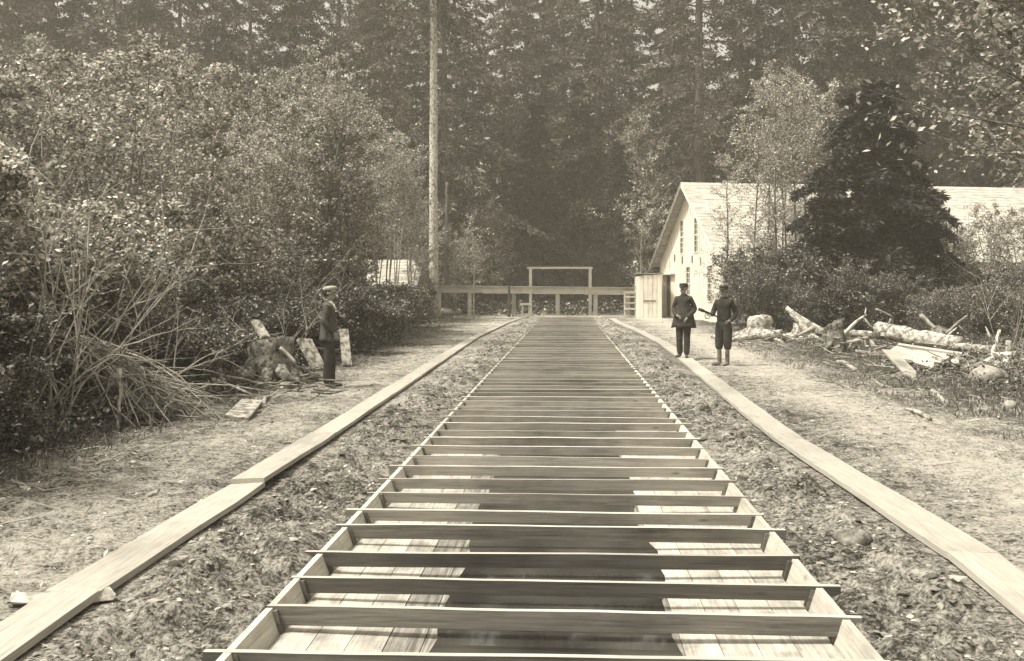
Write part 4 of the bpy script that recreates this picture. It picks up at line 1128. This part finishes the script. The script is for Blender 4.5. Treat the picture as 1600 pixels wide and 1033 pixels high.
def chain(V, E, start, pts):
    k = start
    for p_ in pts:
        V.append(p_); E.append((k, len(V) - 1)); k = len(V) - 1
    return k
def hand(V, E, wrist, w, dr, side, thumb, curl=.5):
    """palm, four bent fingers and a thumb from wrist vertex index; dr: pointing, side: across the palm"""
    dr = Vector(dr).normalized(); side = Vector(side).normalized(); nr = dr.cross(side).normalized(); w = Vector(w)
    pm = w + dr * .055; V.append((*pm, .030, .018)); E.append((wrist, len(V) - 1)); pi_ = len(V) - 1
    for j, L_ in enumerate((.062, .072, .068, .052)):
        o_ = (j - 1.5) * .019
        a_ = pm + dr * .04 + side * o_; b_ = a_ + dr * L_ * .5 - nr * L_ * .25 * curl; c = b_ + dr * L_ * .45 * (1 - curl) - nr * L_ * .6 * curl
        chain(V, E, pi_, [(*a_, .0095), (*b_, .0085), (*c, .0075)])
    a_ = w + dr * .03 + side * thumb * .032; b_ = a_ + dr * .03 + side * thumb * .02 - nr * .012
    chain(V, E, pi_, [(*a_, .011), (*b_, .009)])
def person(px, py, face, H, label, look=0.0, spec=None):
    """front is local -Y; face = heading of the front in the world"""
    p = P(px, py); t = thing('person', (p.x, p.y, spec.get('z', 0.0)), face + math.pi / 2, label, 'person')
    t.scale = (H / 1.75,) * 3
    st = spec['stance']            # list of (side, foot x, foot y, toe angle)
    J = spec['arms']               # per side: shoulder, elbow, wrist, hand dir, across
    ct, sn = math.cos(look), math.sin(look)
    def hd(x, y, z): return (x * ct - y * sn, x * sn + y * ct, z)
    # body: one continuous figure
    V = [(0, 0, .95, .12, .10)]; E = []
    k = chain(V, E, 0, [(0, -.005, 1.10, .115, .095), (0, 0, 1.27, .13, .105), (0, .01, 1.37, .09, .07), (0, .01, 1.475, .046, .048)])
    h0 = chain(V, E, k, [(*hd(0, -.012, 1.545), .060, .068)])
    V.append((*hd(0, -.008, 1.615), .073, .086)); E.append((h0, len(V) - 1)); hm = len(V) - 1
    V.append((*hd(0, .005, 1.69), .060, .072)); E.append((hm, len(V) - 1))
    chain(V, E, hm, [(*hd(0, -.098, 1.60), .012)])
    for s_ in (-1, 1): chain(V, E, hm, [(*hd(s_ * .082, .012, 1.605), .013, .018)])
    chain(V, E, h0, [(*hd(0, -.075, 1.523), .022)])
    for s_, fx, fy, ta in st:
        kn = (s_ * .095 * .5 + fx * .5, fy * .5 - .015, .50)
        k = chain(V, E, 0, [(s_ * .085, 0, .86, .078), (*kn, .055), (fx, fy, .10, .030)])
        c, s2 = math.sin(ta), -math.cos(ta)
        chain(V, E, k, [(fx + c * .01, fy + s2 * .01, .055, .026), (fx + c * .12, fy + s2 * .12, .038, .018)])
    for s_ in (-1, 1):
        a = J[s_]
        k = chain(V, E, 2, [(*a[0], .04), (*a[1], .038), (*a[2], .025)])
        hand(V, E, k, a[2], a[3], a[4], a[5], a[6])
    skin('body', V, E, M_skin, t, 2)
    # trousers
    V = [(0, 0, .93, .145, .115)]; E = [];
    chain(V, E, 0, [(0, 0, 1.04, .13, .11)])
    tend = spec.get('trouser_end', .07)
    for s_, fx, fy, ta in st:
        kn = (s_ * .095 * .5 + fx * .5, fy * .5 - .02, .50)
        f = (.50 - tend) / .40
        lo = (kn[0] + (fx - kn[0]) * f, kn[1] + (fy - kn[1]) * f, tend)
        mid = (kn[0] + (fx - kn[0]) * f * .5 + s_ * .004, kn[1] + (fy - kn[1]) * f * .5 + .01, (.5 + tend) / 2)
        ex = spec.get('baggy', 0)
        chain(V, E, 0, [(s_ * .088, .002, .83, .100 + ex), (s_ * .09, -.005, .66, .092 + ex), (*kn, .080 + ex), (*mid, .074 + ex * 1.1), (*lo, .066 if tend < .2 else .07)])
    skin('trousers', V, E, spec.get('trouser_mat', M_trouser), t, 2)
    # footwear
    for s_, fx, fy, ta in st:
        m_ = MB(); c, s2 = math.sin(ta), -math.cos(ta)
        nm = 'boot' if tend > .2 else 'shoe'; bh = tend + .03 if tend > .2 else .10
        Vb = [(fx, fy, bh, .052 if tend > .2 else .042)]; Eb = []
        chain(Vb, Eb, 0, [(fx, fy, max(.09, bh * .55), .052 if tend > .2 else .044), (fx - c * .01, fy - s2 * .01, .058, .046), (fx + c * .10, fy + s2 * .10, .044, .044, .036), (fx + c * .185, fy + s2 * .185, .036, .034, .026)])
        skin(nm, Vb, Eb, spec.get('shoe_mat', M_shoe), t, 2)
    # upper garment with sleeves
    V = [(0, .005, 1.10, .162, .128)]; E = []
    k = chain(V, E, 0, [(0, .008, 1.26, .165, .128), (0, .012, 1.375, .150, .112), (0, .012, 1.43, .098, .085), (0, .010, 1.475, .066, .066), (0, .008, 1.50, .060, .062)])
    chain(V, E, 0, [(0, .003, .95, .160, .130)])
    for s_ in (-1, 1):
        a = J[s_]; w_ = Vector(a[1]).lerp(Vector(a[2]), 1.12)
        chain(V, E, 2, [(a[0][0], a[0][1] + .006, a[0][2], .064), (*a[1], .062), (*w_, .050)])
    skin(spec.get('top_name', 'jacket'), V, E, spec['top_mat'], t, 2)
    # skirt of the coat
    if 'skirt' in spec:
        z1, flare = spec['skirt']; m_ = MB(); n = 40; v = []; rows = 9
        for i in range(rows):
            u = i / (rows - 1); z = 1.22 + (z1 - 1.22) * u
            for k in range(n):
                a_ = 6.283 * k / n; fold = 1 + .055 * u * math.sin(a_ * 7 + 1.3) + .03 * u * math.sin(a_ * 11)
                rx = (.178 + flare * u) * fold; ry = (.126 + flare * .6 * u) * fold
                v.append((rx * math.cos(a_), ry * math.sin(a_) + .006, z + .012 * math.sin(a_ * 5) * u))
        q = [(i*n+k, i*n+(k+1)%n, (i+1)*n+(k+1)%n, (i+1)*n+k) for i in range(rows-1) for k in range(n)]
        v2 = [(x * .93, y * .93, z) for x, y, z in v]; o_ = len(v)
        q += [(o_+a, o_+d, o_+c, o_+b) for a, b, c, d in q] + [((rows-1)*n+k, (rows-1)*n+(k+1)%n, o_+(rows-1)*n+(k+1)%n, o_+(rows-1)*n+k) for k in range(n)]
        m_.add(v + v2, [tuple(reversed(f)) for f in q]); m_.build('coat_skirt', spec['top_mat'], t, True)
    # cap: crown, band and peak
    cm = spec['cap_mat']; m_ = MB(); rg = []
    flat = spec.get('flat', False)
    prof = [(1.635, .080, .098), (1.665, .086, .104), (1.69, .097, .114), (1.706, .096, .112), (1.720, .075, .088), (1.725, .03, .04)] if not flat else [(1.655, .086, .104), (1.675, .098, .118), (1.70, .102, .125), (1.722, .088, .105), (1.735, .05, .06), (1.738, .01, .015)]
    rg = [(0, .004 - (.012 if flat else 0) * i, z, a_, b2) for i, (z, a_, b2) in enumerate(prof)]
    m_.loft(rg, 20)
    v = []; n = 11
    for j in (0, 1):
        for i in range(n):
            a_ = -math.pi * (.12 + .76 * i / (n - 1)); c, s2 = math.cos(a_), math.sin(a_)
            v.append((.086 * c, .10 * s2 + .0, 1.662 - j * .010)); v.append((.095 * c * (1 if flat else 1), .100 * s2 - .055 * abs(s2) ** 1.5, 1.650 - j * .010 - (.010 if not flat else .004)))
    q = [(2*i, 2*i+1, 2*i+3, 2*i+2) for i in range(n-1)]; h_ = 2 * n
    q += [(h_+2*i, h_+2*i+2, h_+2*i+3, h_+2*i+1) for i in range(n-1)] + [(2*i+1, h_+2*i+1, h_+2*i+3, 2*i+3) for i in range(n-1)]
    m_.add(v, q)
    co = m_.build('cap', cm, t, True); co.rotation_euler = (0, 0, look)
    m_ = MB(); m_.loft([(0, .03, 1.56, .06, .055), (0, .022, 1.60, .080, .078), (0, .018, 1.645, .082, .088), (0, .015, 1.67, .078, .088)], 16)
    m_.build('hair', M_hair, t, True).rotation_euler = (0, 0, look)
    for s_ in (-1, 1):
        m_ = MB(); m_.loft([(s_ * .030, -.086, 1.610, .012, .006), (s_ * .030, -.088, 1.617, .013, .007), (s_ * .030, -.086, 1.624, .010, .005)], 8)
        m_.build('eye', M_hair, t).rotation_euler = (0, 0, look)
    m_ = MB(); m_.loft([(0, -.087, 1.562, .026, .010), (0, -.089, 1.568, .024, .010)], 10)
    m_.build('moustache' if spec.get('mous') else 'mouth', M_hair, t).rotation_euler = (0, 0, look)
    if spec.get('collar'):
        m_ = MB(); m_.loft([(0, .0, 1.425, .082, .080), (0, .005, 1.475, .062, .062)], 16, cap=False); m_.loft([(0, -.105, 1.34, .018, .02), (0, -.075, 1.43, .05, .02)], 10)
        m_.build('collar', M_shirt, t, True)
    return t
SH = (.175, .01, 1.395)
def arm(s, el, wr, dr, ac, th, curl): return ((s * .158, .01, 1.375), el, wr, dr, ac, th, curl)
# man in the light cap, side-on, facing the trough
person(514, 606, R(6), 1.72, 'man in a light flat cap and worn jacket facing the trough from the left bank', 0.0, dict(
    stance=[(-1, -.075, .03, -.1), (1, .075, -.04, .1)], top_mat=M_jacket, trouser_mat=M_trouser, skirt=(.80, .035), cap_mat=M_cap, flat=True, collar=True, mous=True,
    arms={-1: arm(-1, (-.235, .06, 1.13), (-.175, -.10, .965), (.25, -.35, -.9), (0, 1, 0), -1, .5), 1: arm(1, (.235, .07, 1.13), (.175, -.10, .975), (-.25, -.35, -.9), (0, 1, 0), -1, .5)}))
# man in the long coat on the plank
person(1068, 562, R(-112), 1.78, 'man in a dark peaked cap and long flared coat standing on the right plank', R(-14), dict(z=.04,
    stance=[(-1, -.085, .0, -.35), (1, .08, -.03, .25)], top_mat=M_coat, trouser_mat=M_trouser, skirt=(.70, .105), cap_mat=M_capd, mous=False, baggy=.004, top_name='coat',
    arms={-1: arm(-1, (-.25, .05, 1.12), (-.13, -.19, .99), (.85, -.1, -.4), (0, 0, 1), 1, .8), 1: arm(1, (.26, .07, 1.12), (.15, -.16, .95), (-.6, -.1, -.75), (0, 0, 1), 1, .8)}))
# man in boots with his tool
pc = person(1131, 572, R(-118), 1.76, 'man in a dark sweater and laced boots holding a tool beside the right plank', R(-10), dict(
    stance=[(-1, -.10, .0, -.75), (1, .085, -.02, -.15)], top_mat=M_coat, top_name='sweater', cap_mat=M_capd, shoe_mat=M_boot, trouser_end=.34, baggy=.014,
    arms={-1: arm(-1, (-.235, -.02, 1.13), (-.17, -.23, 1.10), (-.35, -.9, .1), (.9, -.3, 0), 1, .7), 1: arm(1, (.25, .09, 1.12), (.19, -.10, .98), (-.6, -.5, -.3), (0, 0, 1), 1, .7)}))
m_ = MB()
cc = pc.matrix_basis
wl = cc @ Vector((-.20, -.32, 1.11)); wr_ = cc @ Vector((.06, -.16, 1.0))
c_, D_ = None, 21.85
tip = P(1092, D=21.7); tip.z = CAMZ - (483 - HOR) / F * 21.7
d = (tip - wr_).normalized()
m_.tube([wr_ - d * .12, wr_, wr_.lerp(tip, .5), wr_.lerp(tip, .52), tip - d * .12, tip - d * .118, tip], [.016, .016, .018, .026, .026, .036, .036], 8)
tool = thing('hand_tool', tip, 0, 'dark rod-shaped tool with a pale ring held out by the booted man', 'tool')
o = m_.build('shaft', M_iron, tool, True); o.location = -tip
m_ = MB(); q0 = wr_.lerp(tip, .66) + Vector((0, 0, -.07)); pts = [q0 + Vector((math.cos(a_) * .055, 0, math.sin(a_) * .055)) for a_ in np.linspace(0, 6.283, 17)]
m_.tube(pts, .013, 6, cap=False); o = m_.build('ring', M_board, tool, True); o.location = -tip

for px, D, k, s_, lb in ((850, 92, 0, 1.1, 'tall conifer far back between the posts of the timber frame'), (880, 98, 2, 1.25, 'tallest far conifer at the very middle of the forest wall'), (822, 95, 3, 1.1, 'bare-trunked far conifer over the left post of the timber frame')):
    p = P(px, D=D); plant(CON[k], 'conifer', (p.x, p.y, gz(p.x, p.y) - .1), px * 1.7, s_, lb, 'tree')

# ------------------------------------------------------------------ air
hz = bpy.data.materials.new('haze_air'); hz.use_nodes = True
nt = hz.node_tree; nt.nodes.clear()
vo = nn(nt, 'ShaderNodeVolumePrincipled'); vo.inputs['Density'].default_value = 0.0015; vo.inputs['Color'].default_value = g(0.95); vo.inputs['Anisotropy'].default_value = 0.2
ou = nn(nt, 'ShaderNodeOutputMaterial'); nt.links.new(vo.outputs[0], ou.inputs['Volume'])
m_ = MB(); m_.box((-2000, -400, -2.5), (2000, 2800, 48)); tag(m_.build('haze', hz), kind='stuff')
print('conifers', n_con)
